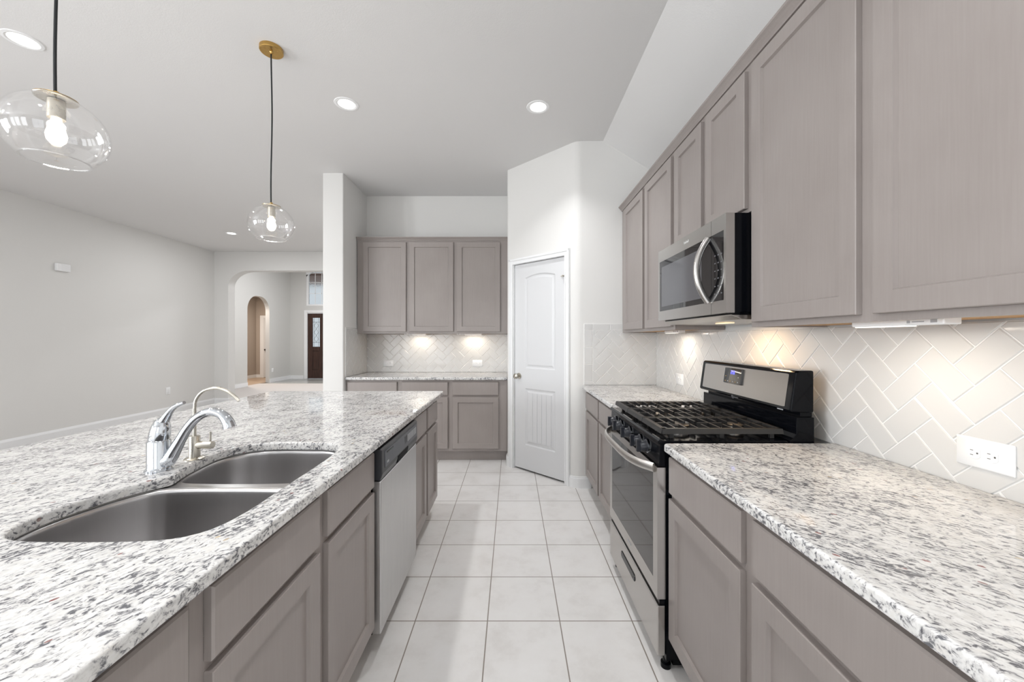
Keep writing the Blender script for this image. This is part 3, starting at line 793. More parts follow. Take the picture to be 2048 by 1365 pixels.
# island
XIF = -0.579
base_cab('I', XIF, -0.55, 0.70, 0.61, [(0.03, 0.680)], 'taupe island base cabinet at the near end, before the sink cabinet', doors=True)
base_cab('I', XIF, 0.7005, 1.606, 0.61, [(0.7335, 1.145), (1.196, 1.594)], 'taupe island sink cabinet with two false drawer fronts, beside the dishwasher', hollow=True)
base_cab('I', XIF, 2.216, 2.985, 0.61, [(2.238, 2.565), (2.606, 2.935)], 'taupe island base cabinet beyond the dishwasher, at the far end')
pn = MB().box(-1.60, -0.55, 0, -1.5905, 2.985, CB-0.002).box(-1.59, 2.975, 0, -1.19, 2.985, CB-0.002).box(-1.59, -0.55, 0, -1.19, -0.54, CB-0.002)
tag(pn.build('island_back_panel', M['cab']), 'taupe panel enclosing the living-room side of the island', 'panel')

# crown mouldings
def crown(kind, pos, u0, u1, zb, label, mitre=0):
    fr = frames(kind, pos); prof = [(0.0, 0), (0.008, 0.0), (0.010, 0.006), (0.016, 0.014), (0.026, 0.024), (0.034, 0.030), (0.036, 0.038), (0.0, 0.038)]
    m = MB(); m.rings([[fr(u0 + (0 if not mitre else 0), zb+v, w_) for w_, v in prof], [fr(u1, zb+v, w_) for w_, v in prof]])
    return tag(m.build('crown_molding', M['cab']), label, 'molding', 'crown moldings on the wall cabinets')
crown('R', UX-0.0003, 0.45, YP-0.003, 2.452, 'taupe crown molding along the top of the right-hand wall cabinets')
crown('B', YUB-0.0003, -1.778, BX-0.004, 2.452, 'taupe crown molding along the top of the back wall cabinets')

# ------------------------------------------------------------------ countertops
XE = 0.594
tag(slab('countertop', rrect(XE, 0.30, XW-0.009, 1.542, corners=(0, 0, 0, 0.02)), [], CB, CT, 0.008, M['granite_right']), 'speckled granite countertop in the right foreground', 'countertop', 'granite countertops')
tag(slab('countertop', rrect(0.622, 2.316, XW-0.009, YP-0.009, corners=(0.01, 0, 0, 0)), [], CB, CT, 0.008, M['granite_right']), 'short granite countertop between the range and the pantry wall', 'countertop', 'granite countertops')
tag(slab('countertop', rrect(XC1+0.009, 4.172, BX-0.003, YB-0.009), [], CB, CT, 0.006, M['granite']), 'granite countertop of the back run under the lit backsplash', 'countertop', 'granite countertops')
hole_pts = [(-0.635, 0.93), (-0.635, 1.05), (-0.635, 1.17), (-0.636, 1.29), (-0.642, 1.40), (-0.665, 1.495), (-0.73, 1.542), (-0.83, 1.550), (-0.93, 1.549), (-1.005, 1.528), (-1.050, 1.478), (-1.068, 1.41), (-1.060, 1.33), (-1.043, 1.245), (-1.022, 1.185),
            (-1.028, 1.160), (-1.052, 1.125), (-1.080, 1.07), (-1.100, 0.99), (-1.105, 0.92), (-1.090, 0.855), (-1.05, 0.812), (-0.98, 0.797), (-0.88, 0.795), (-0.78, 0.797), (-0.70, 0.808), (-0.652, 0.848)]
hole = smooth_closed(hole_pts, 3)
isl = slab('countertop', rrect(-1.89, -0.75, -0.538, 3.075, corners=(0, 0, 0.015, 0.08)), [hole], CB, CT, 0.007, M['granite'])
tag(isl, 'long speckled granite island countertop with the sink cutout', 'countertop', 'granite countertops')

# ------------------------------------------------------------------ sink
sink = thing('kitchen_sink', (-0.87, 1.17, 0.66), 'double-bowl stainless undermount sink in the island countertop', 'sink')
def bowl_outline(near):
    if near:
        p = [(-0.628, 0.93), (-0.628, 1.05), (-0.632, 1.115), (-0.665, 1.155), (-0.75, 1.163), (-0.86, 1.164), (-0.96, 1.162), (-1.035, 1.150), (-1.072, 1.105), (-1.098, 1.04), (-1.112, 0.96), (-1.110, 0.89), (-1.085, 0.825), (-1.03, 0.792), (-0.95, 0.787), (-0.85, 0.786), (-0.75, 0.788), (-0.68, 0.803), (-0.64, 0.85)]
    else:
        p = [(-0.628, 1.26), (-0.630, 1.36), (-0.645, 1.45), (-0.68, 1.53), (-0.74, 1.555), (-0.83, 1.558), (-0.93, 1.557), (-1.01, 1.535), (-1.058, 1.48), (-1.076, 1.41), (-1.070, 1.34), (-1.055, 1.26), (-1.020, 1.207), (-0.95, 1.195), (-0.86, 1.193), (-0.75, 1.194), (-0.665, 1.202), (-0.634, 1.225)]
    return smooth_closed(p, 3)
def bowl(near, depth):
    o = bowl_outline(near); m = MB(); zt = 0.880
    prof = [(-0.003, 0.0), (0.003, -0.001), (0.0055, -0.005), (0.0065, -0.010), (0.0070, -0.016), (0.0085, -0.05), (0.012, -depth+0.05), (0.017, -depth+0.026), (0.026, -depth+0.012), (0.042, -depth+0.003), (0.07, -depth)]
    R = []
    cx = sum(p[0] for p in o)/len(o); cy = sum(p[1] for p in o)/len(o)
    for d, z in prof:
        q = offset(o, d) if d < 0.03 else [(x+(cx-x)*min(1, d/0.22), y+(cy-y)*min(1, d/0.22)) for x, y in o]
        R.append([(x, y, zt+z) for x, y in q])
    R.append([(cx+0.045*(x-cx)/math.hypot(x-cx, y-cy), cy+0.045*(y-cy)/math.hypot(x-cx, y-cy), zt-depth-0.006) for x, y in o])
    m.rings(R, cap0=False, cap1=True)
    b = m.build('large_basin' if near else 'small_basin', M['sinksteel'], sink, smooth=50)
    dr = MB().lathe([(0.044, 0.0), (0.043, 0.003), (0.034, 0.002), (0.030, -0.004), (0.001, -0.004)], (cx, cy, zt-depth-0.0055), 28)
    dr.build('drain', M['chrome'], sink, smooth=40)
bowl(True, 0.215); bowl(False, 0.185)
rim_out = offset(smooth_closed(hole_pts, 3), -0.022)
rm = slab('sink_rim', rim_out, [bowl_outline(True), bowl_outline(False)], 0.8790, 0.8815, 0.0008, M['sinksteel'], parent=sink)

# ------------------------------------------------------------------ faucets
fa = thing('kitchen_faucet', (-1.106, 1.225, CT), 'chrome single-lever kitchen faucet with a low arched spout behind the sink', 'faucet')
fx, fy = -1.106, 1.225
MB().lathe([(0.036, 0), (0.036, 0.004), (0.032, 0.008), (0.0305, 0.012), (0.0305, 0.090), (0.029, 0.094), (0.027, 0.096), (0.001, 0.096)], (fx, fy, CT), 36).build('faucet_body', M['chrome'], fa, smooth=35)
lv = MB().lathe([(0.0275, 0), (0.0278, 0.006), (0.027, 0.022), (0.0245, 0.040), (0.019, 0.056), (0.011, 0.066), (0.001, 0.069)], (fx, fy, CT+0.097), 32, (0.18, 0, 1))
lv.tube([(fx+0.004, fy, CT+0.135), (fx+0.020, fy, CT+0.160), (fx+0.036, fy-0.002, CT+0.182), (fx+0.056, fy-0.004, CT+0.200), (fx+0.084, fy-0.006, CT+0.212)], [0.017, 0.0125, 0.0088, 0.0075, 0.005], 16, 1.25)
lv.build('lever_handle', M['chrome'], fa, smooth=60)
sp = MB().tube([(-1.098, fy, 0.937), (-1.078, fy, 0.944), (-1.064, fy, 0.9635), (-1.0375, fy, 1.009), (-1.011, fy, 1.0516), (-0.979, fy, 1.083), (-0.9416, fy, 1.0966), (-0.9096, fy, 1.0868), (-0.891, fy, 1.066), (-0.884, fy, 1.046)],
               [0.020, 0.022, 0.0195, 0.0150, 0.0135, 0.0130, 0.0130, 0.0140, 0.0165, 0.0185], 20)
sp.build('spout', M['chrome'], fa, smooth=60)
ff = thing('water_filter_faucet', (-1.089, 1.339, CT), 'slim brushed nickel gooseneck faucet beside the chrome kitchen faucet', 'faucet')
gx_, gy = -1.087, 1.339
MB().lathe([(0.030, 0), (0.030, 0.002), (0.026, 0.005), (0.0165, 0.007), (0.0160, 0.076), (0.0145, 0.079), (0.001, 0.079)], (gx_, gy, CT), 28).build('faucet_body', M['nickel'], ff, smooth=35)
vb = MB().cyl((gx_+0.006, gy, 0.9615), (gx_+0.062, gy, 0.9615), 0.0125, 24)
vb.build('valve_barrel', M['nickel'], ff, smooth=35)
MB().cyl((gx_+0.054, gy, 0.966), (gx_+0.054, gy, 1.006), 0.0032, 12).build('lever_pin', M['nickel'], ff, smooth=35)
MB().tube([(gx_, gy, 0.985), (gx_, gy, 1.04), (gx_, gy, 1.085), (gx_+0.006, gy, 1.118), (gx_+0.030, gy, 1.145), (gx_+0.072, gy, 1.156), (gx_+0.108, gy, 1.147), (gx_+0.136, gy, 1.128), (gx_+0.152, gy, 1.112)], 0.0052, 14).build('gooseneck_spout', M['nickel'], ff, smooth=60)

# ------------------------------------------------------------------ dishwasher
dw = thing('dishwasher', (-0.86, 1.912, 0), 'stainless dishwasher with dark control strip under the island countertop', 'dishwasher')
DY0, DY1 = 1.612, 2.209; DXF = -0.541
m = MB().box(-1.15, DY0+0.003, 0.10, -0.578, DY1-0.003, CB-0.006).box(-1.15, DY0+0.01, 0.0, -0.66, DY1-0.01, 0.10)
m.build('tub_body', M['black'], dw)
MB().box(-0.577, DY0, 0.105, DXF, DY1, 0.735).build('door_panel', M['steel_v'], dw, bevel=0.004, seg=3)
fr = lambda a, b, c: (a, c, b)
cp = MB().prism([(-0.577, 0.738), (DXF-0.002, 0.738), (DXF+0.006, 0.765), (DXF+0.004, 0.862), (DXF-0.004, 0.868), (-0.577, 0.868)], DY0+0.001, DY1-0.001, fr)
cpo = cp.build('control_panel', M['steel_dark'], dw, bevel=0.003)
MB().prism([(DXF+0.0055, 0.782), (DXF+0.0075, 0.782), (DXF+0.0060, 0.850), (DXF+0.0040, 0.850)], DY0+0.035, DY1-0.02, fr).build('control_inset', simple('grey_inset', (0.075, 0.08, 0.095), 0.3), cpo)
for k in range(9):
    MB().box(DXF+0.0058, DY1-0.05-k*0.026, 0.800, DXF+0.0074, DY1-0.035-k*0.026, 0.835).build('button', M['markgrey'] if k < 7 else M['steel_dark'], cpo)
MB().box(DXF+0.0055, DY0+0.06, 0.838, DXF+0.0072, DY0+0.15, 0.843).build('vent_slot', M['black'], cpo)
MB().box(DXF+0.0061, DY0+0.06, 0.794, DXF+0.0079, DY0+0.085, 0.803).build('logo_mark', M['markgrey'], cpo)
MB().prism([(DXF-0.004, 0.739), (DXF+0.0030, 0.742), (DXF+0.0062, 0.758), (DXF+0.0075, 0.770), (DXF+0.0062, 0.775), (DXF-0.004, 0.775)], DY0+0.22, DY0+0.40, fr).build('handle_recess_shade', simple('recess_shade_black', (0.004, 0.004, 0.005), 0.6, spec=0.1), cpo)  # raised block; the dark of the handle hollow is put into its colour

# ------------------------------------------------------------------ gas range
RY0, RY1 = 1.552, 2.306
rg = thing('gas_range', (0.89, (RY0+RY1)/2, 0), 'black and stainless gas range with cast iron grates between the right countertops', 'range')
RXF = 0.612
m = MB().box(RXF, RY0, 0.045, 1.20, RY1, 0.905)
m.box(RXF+0.03, RY0+0.01, 0.02, 1.18, RY1-0.01, 0.045)
m.build('range_body', M['black'], rg)
for (x, y) in ((RXF-0.002, RY0+0.03), (RXF-0.002, RY1-0.03), (1.15, RY0+0.03), (1.15, RY1-0.03)):
    MB().lathe([(0.020, 0), (0.020, 0.018), (0.012, 0.022), (0.012, 0.046)], (x+0.012, y, 0.0), 16).build('leveling_foot', M['black'], rg, smooth=40)
# oven door
OX = 0.578
od = MB()
od.box(OX, RY0+0.003, 0.288, RXF-0.001, RY0+0.050, 0.812); od.box(OX, RY1-0.050, 0.288, RXF-0.001, RY1-0.003, 0.812)
od.box(OX, RY0+0.050, 0.288, RXF-0.001, RY1-0.050, 0.352); od.box(OX, RY0+0.050, 0.778, RXF-0.001, RY1-0.050, 0.812)
odo = od.build('oven_door', M['steel'], rg)
MB().box(OX-0.0005, RY0+0.0025, 0.288, RXF-0.002, RY0+0.0029, 0.812).build('door_edge', M['steel_bright'], odo)
MB().box(OX+0.0005, RY0+0.050, 0.352, RXF-0.004, RY1-0.050, 0.778).build('oven_window', M['ovenglass'], odo)
hp = []
for k in range(13):
    t = k/12; y = RY0+0.035 + (RY1-RY0-0.07)*t; bow = 0.070*(1-(2*t-1)**4)
    hp.append((OX-0.002-bow, y, 0.806 - 0.004))
MB().tube(hp, 0.0185, 14, 0.5, up=(1, 0, 0), sub=3).build('oven_handle', M['steel_satin'], odo, smooth=50)
MB().box(OX-0.0012, 1.90, 0.318, OX-0.0003, 1.955, 0.326).build('logo_mark', M['markgrey'], odo)
# warming drawer
dro = MB().box(OX, RY0+0.003, 0.062, RXF-0.001, RY1-0.003, 0.262).build('storage_drawer', M['steel'], rg, bevel=0.004)
MB().prism(rrect(1.835, 0.178, 2.065, 0.212, 0.016), OX-0.003, OX+0.006, lambda a, b, c: (c, a, b)).build('drawer_pull', M['black'], dro, bevel=0.002)
MB().box(OX+0.008, RY0+0.003, 0.264, RXF-0.001, RY1-0.003, 0.286).build('drawer_gap_shade', M['black'], rg)  # black filler stands in for the shade in the gap above the drawer
# knob panel
kp = MB().prism([(RXF-0.001, 0.816), (0.584, 0.818), (0.587, 0.895), (0.590, 0.905), (RXF-0.001, 0.905)], RY0, RY1, fr)
kp.build('knob_panel', M['black'], rg, bevel=0.002)
for ky in (2.195, 2.085, 1.935, 1.780, 1.690):
    k = MB().lathe([(0.027, 0.0), (0.027, 0.006), (0.0235, 0.009), (0.0225, 0.030), (0.020, 0.034), (0.001, 0.034)], (0.5855, ky, 0.862), 24, (-1, 0, -0.05))
    k.box(0.538, ky-0.0075, 0.838, 0.556, ky+0.0075, 0.888)
    ko = k.build('knob', M['knob'], rg, smooth=40)
    MB().lathe([(0.0295, 0.0), (0.0295, 0.004), (0.0272, 0.0045)], (0.5850, ky, 0.862), 24, (-1, 0, -0.05), True, False).build('knob_ring', M['chrome'], ko, smooth=40)
# cooktop
ct = MB().prism([(0.583, 0.9055), (0.578, 0.909), (0.580, 0.918), (0.588, 0.924), (0.602, 0.920), (1.09, 0.920), (1.10, 0.9055)], RY0-0.001, RY1+0.001, fr)
ct.build('cooktop', M['black'], rg, bevel=0.0015)
burn = [(0.735, 1.735), (0.985, 1.735), (0.735, 2.120), (0.985, 2.120), (0.860, 1.928)]
for (x, y) in burn:
    r = 0.052 if x < 0.8 else 0.040
    bo = MB().lathe([(r+0.012, 0), (r+0.010, 0.006), (r-0.008, 0.010), (r-0.010, 0.020), (0.001, 0.020)], (x, y, 0.9205), 28).build('burner_base', M['alu'], rg, smooth=35)
    MB().lathe([(r-0.004, 0.0), (r-0.002, 0.006), (r-0.010, 0.010), (0.001, 0.011)], (x, y, 0.9408), 28).build('burner_cap', M['castiron'], bo, smooth=35)
def grate(y0, y1, ends):
    m = MB(); x0, x1, zt, zb = 0.607, 1.094, 0.961, 0.945
    def bar(xa, ya, xb, yb, wt=0.006, wb=0.010, t=zt, b=zb):
        d = Vector((xb-xa, yb-ya)).normalized(); n = Vector((-d.y, d.x))
        A, B = Vector((xa, ya)), Vector((xb, yb)); q = []
        for P in (A, B): q.append([(P.x+n.x*s_*w_, P.y+n.y*s_*w_, z) for s_, w_, z in ((-1, wb, b), (1, wb, b), (1, wt, t), (-1, wt, t))])
        m.rings(q)
    bar(x0+0.008, y0, x0+0.008, y1, 0.009, 0.014, zt, zb-0.004)
    bar(x1-0.006, y0, x1-0.006, y1, 0.006, 0.010)
    for (y, e) in ((y0+0.008, ends[0]), (y1-0.008, ends[1])):
        bar(x0, y, x1, y, 0.008 if e else 0.0045, 0.014 if e else 0.006, zt, zb-0.004 if e else zb)
    for k in range(1, 10):
        x = x0+0.014+(x1-x0-0.024)*k/10
        L = y1-y0
        if k in (1, 5, 9): bar(x, y0+0.01, x, y1-0.01, 0.0035, 0.0045)
        else:
            bar(x, y0+0.01, x, y0+L*0.38, 0.0035, 0.0045); bar(x, y1-0.01, x, y1-L*0.38, 0.0035, 0.0045)
    ym = (y0+y1)/2
    bar(x0+0.01, ym, x0+(x1-x0)*0.16, ym, 0.0035, 0.0045); bar(x0+(x1-x0)*0.40, ym, x0+(x1-x0)*0.62, ym, 0.0035, 0.0045); bar(x1-0.01, ym, x0+(x1-x0)*0.86, ym, 0.0035, 0.0045)
    for xx in (x0+0.04, x0+(x1-x0)*0.5, x1-0.04):
        for yy in (y0+0.010, y1-0.010): m.box(xx-0.008, yy-0.006, 0.9215, xx+0.008, yy+0.006, zb)
    return m.build('grate', M['castiron'], rg)
grate(1.580, 1.812, (True, False)); grate(1.816, 2.042, (False, False)); grate(2.046, 2.278, (False, True))
# backguard
bgd = MB().prism([(1.20, 0.9055), (1.104, 0.9055), (1.105, 0.921), (1.118, 0.930), (1.129, 0.945), (1.130, 1.012), (1.20, 1.012)], RY0, RY1, fr)
bgd.build('backguard_riser', M['black'], rg, bevel=0.002)
MB().prism([(1.152, 1.0125), (1.20, 1.0125), (1.20, 1.03), (1.152, 1.03)], RY0+0.012, RY1-0.012, fr).build('backguard_neck', M['black'], rg)
hd = MB().prism([(1.110, 1.0305), (1.106, 1.040), (1.127, 1.190), (1.134, 1.198), (1.20, 1.198), (1.20, 1.0305)], RY0, RY1, fr).build('backguard', M['black'], rg, bevel=0.007, seg=3)
def onbg(v):   # v.x = y, v.y = height fraction along face, v.z = out
    a = Vector((1.106, 0, 1.040)); b = Vector((1.127, 0, 1.190)); d = b-a; n = Vector((-d.z, 0, d.x)).normalized()
    return a + d*v.y + n*v.z + Vector((0, v.x, 0))
sm = MB(onbg); sm.prism(rrect(RY0+0.035, 0.06, RY1-0.035, 0.95, 0.02), -0.001, 0.0015); spn = sm.build('steel_fascia', M['steel'], hd)
# unscaled corner radius differs per axis; the display is a slightly raised black module
dm = MB(onbg); dm.prism(rrect(1.895, 0.38, 2.045, 0.90, 0.02), 0.0016, 0.010); dsp = dm.build('display', M['blackglass'], hd, bevel=0.003)
MB(onbg).prism([(2.0455, 0.40), (2.0475, 0.40), (2.0475, 0.89), (2.0455, 0.89)], 0.0016, 0.0095).build('display_edge', M['steel_bright'], dsp)
SEG = {'2': 'abged', '5': 'afgcd', '0': 'abcdef'}
def digit(m, ch, y, f0, wd, ht):
    t = wd*0.22
    yl, yr = y, y-wd; S = {'a': (yl, yr, f0+ht-ht*0.16, f0+ht), 'g': (yl, yr, f0+ht*0.42, f0+ht*0.58), 'd': (yl, yr, f0, f0+ht*0.16),
         'f': (yl, yl-t, f0+ht/2, f0+ht), 'b': (yr+t, yr, f0+ht/2, f0+ht), 'e': (yl, yl-t, f0, f0+ht/2), 'c': (yr+t, yr, f0, f0+ht/2)}
    for s_ in SEG[ch]:
        a, b, c, d = S[s_]; m.prism([(b, c), (a, c), (a, d), (b, d)], 0.0100, 0.0106)
dg = MB(onbg)
digit(dg, '2', 1.987, 0.70, 0.0085, 0.12); digit(dg, '5', 1.972, 0.70, 0.0085, 0.12); digit(dg, '0', 1.9605, 0.70, 0.0085, 0.12)
for f0 in (0.725, 0.775): dg.prism([(1.9745, f0), (1.9765, f0), (1.9765, f0+0.02), (1.9745, f0+0.02)], 0.0100, 0.0106)
dg.build('digits', M['digits'], dsp)
for k in range(12):
    yy = 2.03-(k % 6)*0.022; ff_ = 0.44 if k < 6 else 0.60
    if k >= 6 and 0 < k-6 < 5: continue
    MB(onbg).prism([(yy-0.006, ff_), (yy, ff_), (yy, ff_+0.03), (yy-0.006, ff_+0.03)], 0.0100, 0.0104).build('button', M['markgrey'] if k % 2 else M['brass'], dsp)
lg = MB().lathe([(0.010, 0), (0.010, 0.001), (0.001, 0.0012)], (1.1085, 1.965, 1.0345), 20, (-1, 0, -0.3)).box(1.1065, 1.915, 1.0325, 1.1078, 1.952, 1.0365)
lg.build('logo_mark', M['markdark'], hd)
tx = MB()
for k in range(6): tx.box(1.1064, 1.628-k*0.006, 1.0328, 1.1078, 1.632-k*0.006, 1.0372)
tx.build('lettering', M['markgrey'], hd)

# ------------------------------------------------------------------ microwave
mw = thing('microwave_oven', (1.06, 1.97, 1.43), 'stainless over-the-range microwave with curved handle below the short cabinet', 'microwave')
MY0, MY1, MZ0, MZ1, MX = 1.6005, 2.340, 1.432, 1.842, 0.876
MB().box(0.912, MY0+0.002, MZ0+0.004, XW-0.010, MY1-0.001, MZ1).build('microwave_body', M['black'], mw)
def plate_frame(y0, y1, z0, z1, iy0, iy1, iz0, iz1, x0, x1):
    m = MB()
    if iy0 > y0: m.box(x0, y0, z0, x1, iy0, z1)
    if iy1 < y1: m.box(x0, iy1, z0, x1, y1, z1)
    m.box(x0, iy0, z0, x1, iy1, iz0); m.box(x0, iy0, iz1, x1, iy1, z1)
    return m
MS = 1.7195
dmo = plate_frame(MS+0.001, MY1, MZ0, MZ1, MS+0.001, 2.318, 1.486, 1.776, MX, 0.9115).build('microwave_door', M['steel_h'], mw)
MB().box(MX+0.001, MS+0.001, 1.486, 0.910, 2.318, 1.776).build('door_window', M['blackglass'], dmo)
MB().box(MX+0.0006, MS+0.09, 1.512, MX+0.0009, 2.290, 1.742).build('window_reflection', simple('window_reflection_grey', (0.10, 0.10, 0.11), 0.08, spec=0.9), dmo)  # paler sheet: the reflection in the glass put in as colour
hp = []
for k in range(13):
    t = k/12; z = 1.487 + 0.283*t; hp.append((MX-0.002-0.052*(1-(2*t-1)**2), 1.742, z))
MB().tube(hp, 0.0145, 14, 0.75, sub=3).build('door_handle', M['steel_h'], dmo, smooth=50)
lg = MB()
for k in range(5): lg.box(MX-0.0006, 1.985-k*0.011, 1.806, MX-0.0001, 1.989-k*0.011, 1.806+(0.008 if k % 2 else 0.012))
lg.build('logo_mark', M['plastic'], dmo)
cpm = plate_frame(MY0, MS-0.001, MZ0, MZ1, 1.618, MS-0.001, 1.486, 1.776, MX, 0.9115).build('control_panel', M['steel_h'], mw)
MB().box(MX+0.001, 1.618, 1.486, 0.910, MS-0.001, 1.776).build('keypad', M['blackglass'], cpm)
for r_ in range(6):
    for c_ in range(3):
        MB().box(MX+0.0004, 1.632+c_*0.026, 1.515+r_*0.033, MX+0.0009, 1.642+c_*0.026, 1.520+r_*0.033).build('key', M['markdark'], cpm)
un = MB().prism([(0.900, 1.4260), (0.905, 1.421), (0.945, 1.406), (XW-0.012, 1.402), (XW-0.012, 1.4260)], MY0+0.012, MY1-0.012, fr)
MB().box(0.914, MY0+0.008, 1.4262, XW-0.012, MY1-0.008, 1.4358).build('underside_gap_shade', M['black'], mw)  # black strip painting the shade between door and hood base
uo = un.build('vent_hood_base', M['steel'], mw, bevel=0.003)
MB().box(1.03, 1.88, 1.3995, 1.07, 1.98, 1.4030).build('cooktop_lamp', M['ledwarm'], uo)
lp = area('cooktop_lamp_light', (1.10, 1.93, 1.395), 0.05, 3.6, (0, 0, 0), 0.12, (1.0, 0.66, 0.36))

# ------------------------------------------------------------------ under-cabinet light bars
def light_bar(kind, x, y0, y1, z, label, power, colr=(1.0, 0.88, 0.72)):
    axis_x = kind == 'B'
    L = y1-y0
    c = ((y0+y1)/2, x, z-0.018) if axis_x else (x, (y0+y1)/2, z-0.018)
    t = thing('under_cabinet_light', c, label, 'light fixture', 'under-cabinet light bars')
    def bx(m, a0, a1, w0, w1, v0, v1):
        if axis_x: m.box(a0, x+w0, v0, a1, x+w1, v1)
        else: m.box(x+w0, a0, v0, x+w1, a1, v1)
    m = MB(); bx(m, y0, y1, -0.022, 0.022, z-0.018, z)
    m.build('fixture_housing', M['plastic'], t, bevel=0.003)
    m = MB(); bx(m, y0+0.10, y1-0.006, -0.016, 0.016, z-0.0205, z-0.0178); m.build('diffuser', M['ledbar'], t)
    m = MB(); bx(m, y0+0.015, y0+0.03, -0.0226, -0.0218, z-0.013, z-0.005); bx(m, y0+0.045, y0+0.075, -0.0226, -0.0218, z-0.011, z-0.008); bx(m, y0+0.08, y0+0.088, -0.0226, -0.0218, z-0.013, z-0.006)
    m.build('printed_mark', M['markgrey'], t)
    area('under_cabinet_glow', (c[0] + (0.05 if axis_x else 0), c[1] + (0 if axis_x else 0.075), z-0.022), (L-0.11) if axis_x else 0.03, power, (0, 0, 0), 0.03 if axis_x else (L-0.11), colr)
light_bar('R', 1.055, 0.935, 1.190, UZ0+0.006, 'white light bar under the nearest right-hand wall cabinet', 2.3)
light_bar('R', 1.14, 2.62, 2.87, UZ0+0.012, 'white light bar under the wall cabinet beyond the microwave', 2.4)
light_bar('B', 4.69, -1.29, -1.03, BZ0+0.006, 'white light bar under the back cabinets, at the column end', 1.5)
light_bar('B', 4.69, -0.66, -0.36, BZ0+0.006, 'white light bar under the back cabinets, at the pantry end', 1.9)

# ------------------------------------------------------------------ outlets
def outlet(frm, w_, h_, label, horiz, cat='outlet', blank=False):
    """frm(a,b,out)->xyz centred frame"""
    t = thing('wall_outlet', frm(0, 0, 0), label, cat, 'white wall outlets')
    m = MB(); m.rings([[frm(a, b, o_) for a, b in rrect(-w_/2+i, -h_/2+i, w_/2-i, h_/2-i, 0.003, 3)] for i, o_ in ((0, 0.0003), (0, 0.003), (0.003, 0.006))])
    m.build('cover_plate', M['plastic'], t, smooth=40)
    if blank: return t
    for s_ in (-1, 1):
        cx, cy = (s_*0.0195, 0) if horiz else (0, s_*0.0195)
        n = 24; pts = []
        for k in range(n):
            a = 2*PI*k/n; x, y = 0.0170*math.cos(a), 0.0170*math.sin(a)
            if horiz: x = max(-0.0138, min(0.0138, x))
            else: y = max(-0.0138, min(0.0138, y))
            pts.append((cx+x, cy+y))
        m = MB(); m.rings([[frm(a, b, 0.0058) for a, b in pts], [frm(a, b, 0.0078) for a, b in pts], [frm(cx+(a-cx)*0.93, cy+(b-cy)*0.93, 0.0084) for a, b in pts]])
        so = m.build('receptacle', M['plastic'], t)
        s = MB()
        def R(a0, b0, a1, b1):
            if not horiz: a0, b0, a1, b1 = b0, -a0, b1, -a1
            q = [(cx+a0, cy+b0), (cx+a1, cy+b0), (cx+a1, cy+b1), (cx+a0, cy+b1)]
            s.rings([[frm(a, b, 0.0080) for a, b in q], [frm(a, b, 0.0088) for a, b in q]])
        R(-0.0085, 0.0055, -0.0015, 0.0072); R(-0.0085, -0.0072, -0.0015, -0.0055); R(0.0060, -0.0022, 0.0100, 0.0022)
        s.build('slots', M['plastic_dark'], so)
    return t
outlet(lambda a, b, o: (XW-0.008-o, 1.053-a, 1.0125+b), 0.131, 0.081, 'large white duplex outlet on the herringbone tile at right foreground', True)
outlet(lambda a, b, o: (XW-0.008-o, 2.965-a, 1.018+b), 0.126, 0.082, 'white outlet on the tile just beyond the range', True)
outlet(lambda a, b, o: (-1.515+a, YB-0.008-o, 1.025+b), 0.124, 0.080, 'white outlet on the back tile, nearer the column', True)
outlet(lambda a, b, o: (-0.422+a, YB-0.008-o, 1.025+b), 0.124, 0.080, 'white outlet on the back tile, nearer the pantry door', True)
outlet(lambda a, b, o: (XL+o, 6.82-a, 0.415+b), 0.085, 0.125, 'white outlet low on the long left wall', False)
outlet(lambda a, b, o: (-7.35+o, 12.00-a, 0.36+b), 0.085, 0.125, 'tiny white outlet on the foyer wall past the small arch', False)
ch = thing('door_chime', (XL, 5.20, 2.22), 'white plastic chime box high on the left wall', 'chime')
MB().box(XL+0.0003, 5.125, 2.222, XL+0.04, 5.285, 2.322).build('chime_cover', M['plastic'], ch, bevel=0.006)
gl_ = MB()
for k in range(6): gl_.box(XL+0.0402, 5.175, 2.236+k*0.013, XL+0.0415, 5.275, 2.242+k*0.013)
gl_.build('grille', M['trim'], ch)

# ------------------------------------------------------------------ recessed ceiling lights
def downlight(x, y, z, label, power):
    if x < -2.5: power = PWL
    t = thing('recessed_light', (x, y, z), label, 'ceiling light', 'recessed ceiling lights')
    MB().lathe([(0.066, -0.002), (0.070, -0.005), (0.084, -0.004), (0.087, -0.0003), (0.066, -0.0003)], (x, y, z), 40).build('trim_ring', M['plastic'], t, smooth=40)
    MB().lathe([(0.0655, -0.0005), (0.0655, -0.0015), (0.045, -0.0035), (0.001, -0.004)], (x, y, z), 40).build('lens', M['canlight'], t, smooth=60)
    area('downlight', (x, y, z-0.008), 0.12, power, (0, 0, 0), None, (0.985, 0.99, 1.0), 'DISK', math.radians(112) if x > -2.5 else PI)
PW = 17; PWL = 29
downlight(-1.236, 2.92, CZ, 'recessed light in the ceiling above the far end of the island', PW)
downlight(0.197, 2.958, CZ, 'recessed light in the ceiling in front of the pantry corner', PW)
downlight(-2.873, 2.295, CZ, 'recessed light at the left edge, beside the large pendant', PW)
downlight(-4.666, 6.504, CZ, 'small distant recessed light over the living room, left of the far pendant', PW)
for (x, y) in ((-1.236, 0.3), (0.197, 0.3), (-1.236, -1.9), (0.197, -1.9), (-4.666, 2.2), (-4.666, 0.2), (-4.666, -1.9), (-2.873, 0.2), (-2.95, 6.504), (-2.5, 5.5)):  # unseen lamps without fixtures; living-room ones added to brighten the left wall
    area('downlight', (x, y, CZ-0.008), 0.12, PWL if x < -2.5 else PW, (0, 0, 0), None, (0.985, 0.99, 1.0), 'DISK', math.radians(112) if x > -2.5 else PI)
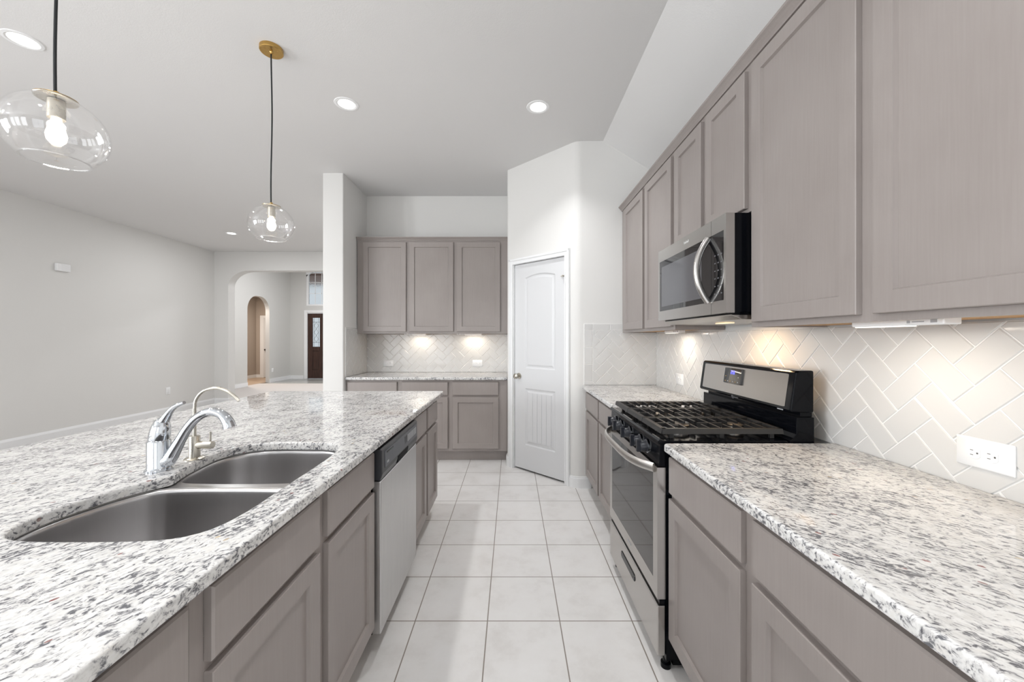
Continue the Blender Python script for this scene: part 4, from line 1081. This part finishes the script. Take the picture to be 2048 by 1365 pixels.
area('foyer_fill_light', (-5.0, 10.3, 3.85), 0.5, 270, (0, 0, 0), None, (0.98, 0.98, 1.0))  # unseen fill lamp added to brighten the foyer
area('corridor_fill_light', (-8.1, 11.6, 2.7), 0.3, 110, (0, 0, 0), None, (1.0, 0.9, 0.8))  # added fill, out of view, to lift the dim corridor

# ------------------------------------------------------------------ pendants
def pendant(x, y, label, drop=0.0):
    t = thing('pendant_light', (x, y, CZ), label, 'pendant light', 'clear glass pendants over the island')
    MB().lathe([(0.064, 0.0), (0.064, -0.020), (0.061, -0.023), (0.012, -0.023), (0.008, -0.028), (0.007, -0.036), (0.001, -0.036)], (x, y, CZ-0.0003), 40).build('ceiling_canopy', M['brass'], t, smooth=35)
    zt = 2.130 - drop
    cp_ = []
    for k in range(9):
        f = k/8; cp_.append((x+0.0025*math.sin(f*7+x), y+0.002*math.sin(f*5), CZ-0.034 + (zt+0.010-CZ+0.034)*f))
    MB().tube(cp_, 0.0042, 10, sub=4).build('cord', M['cord'], t, smooth=60)
    co = MB().lathe([(0.006, 0.022), (0.008, 0.018), (0.009, 0.004), (0.050, 0.0015), (0.0505, 0.0), (0.001, 0.0)], (x, y, zt-0.004), 40).build('cap', M['brass'], t, smooth=35)
    MB().lathe([(0.0500, -0.0002), (0.0498, -0.003), (0.046, -0.0045), (0.001, -0.0045)], (x, y, zt-0.004), 40).build('cap_plate', M['nickel'], t, smooth=35)
    MB().lathe([(0.021, 0), (0.021, -0.058), (0.018, -0.060), (0.001, -0.060)], (x, y, zt-0.0105), 28).build('socket', M['nickel'], t, smooth=35)
    zc = 2.018 - drop; a, b = 0.124, 0.113
    prof = [(0.050, zt-0.0105-zc)]
    th1 = math.radians(67); th0 = math.radians(-51)
    N = 26
    P_ = []
    for k in range(N+1):
        th = th1 + (th0-th1)*k/N; P_.append((a*math.cos(th), b*math.sin(th)))
    outer = P_; inner = [(r-0.0022, h) for r, h in P_][::-1]
    lip = [(outer[-1][0]+0.0008, outer[-1][1]-0.0028), (inner[0][0]-0.0008, inner[0][1]-0.0028)]
    MB().lathe(outer + lip + inner, (x, y, zc), 56, None, False, False).build('glass_globe', M['glass'], t, smooth=60)
    lipm = MB().lathe([(outer[-1][0]+0.0014, outer[-1][1]-0.0005), (outer[-1][0]+0.0016, outer[-1][1]-0.003), (outer[-1][0]-0.0040, outer[-1][1]-0.003), (outer[-1][0]-0.0038, outer[-1][1]-0.0005), (outer[-1][0]+0.0014, outer[-1][1]-0.0005)], (x, y, zc), 56, None, False, False)
    lipm.build('globe_lip', thin_glass('glass_lip', base=0.40, edge=0.5) if 'glass_lip' not in bpy.data.materials else bpy.data.materials['glass_lip'], t, smooth=60)
    MB().lathe([(0.012, 0.0), (0.013, -0.012), (0.020, -0.030), (0.0245, -0.050), (0.022, -0.066), (0.013, -0.078), (0.001, -0.082)], (x, y, zt-0.0707), 28).build('bulb', M['bulb'], t, smooth=60)
    d = bpy.data.lights.new('bulb_light', 'POINT'); d.energy = 5; d.color = (1.0, 0.86, 0.68); d.shadow_soft_size = 0.03
    o = bpy.data.objects.new('bulb_light', d); o.location = (x, y, zt-0.17); col.objects.link(o)
pendant(-1.453, 1.247, 'large clear glass pendant at upper left, nearest the camera', 0.035)
pendant(-1.453, 2.362, 'smaller-looking glass pendant on a brass canopy, in front of the column')
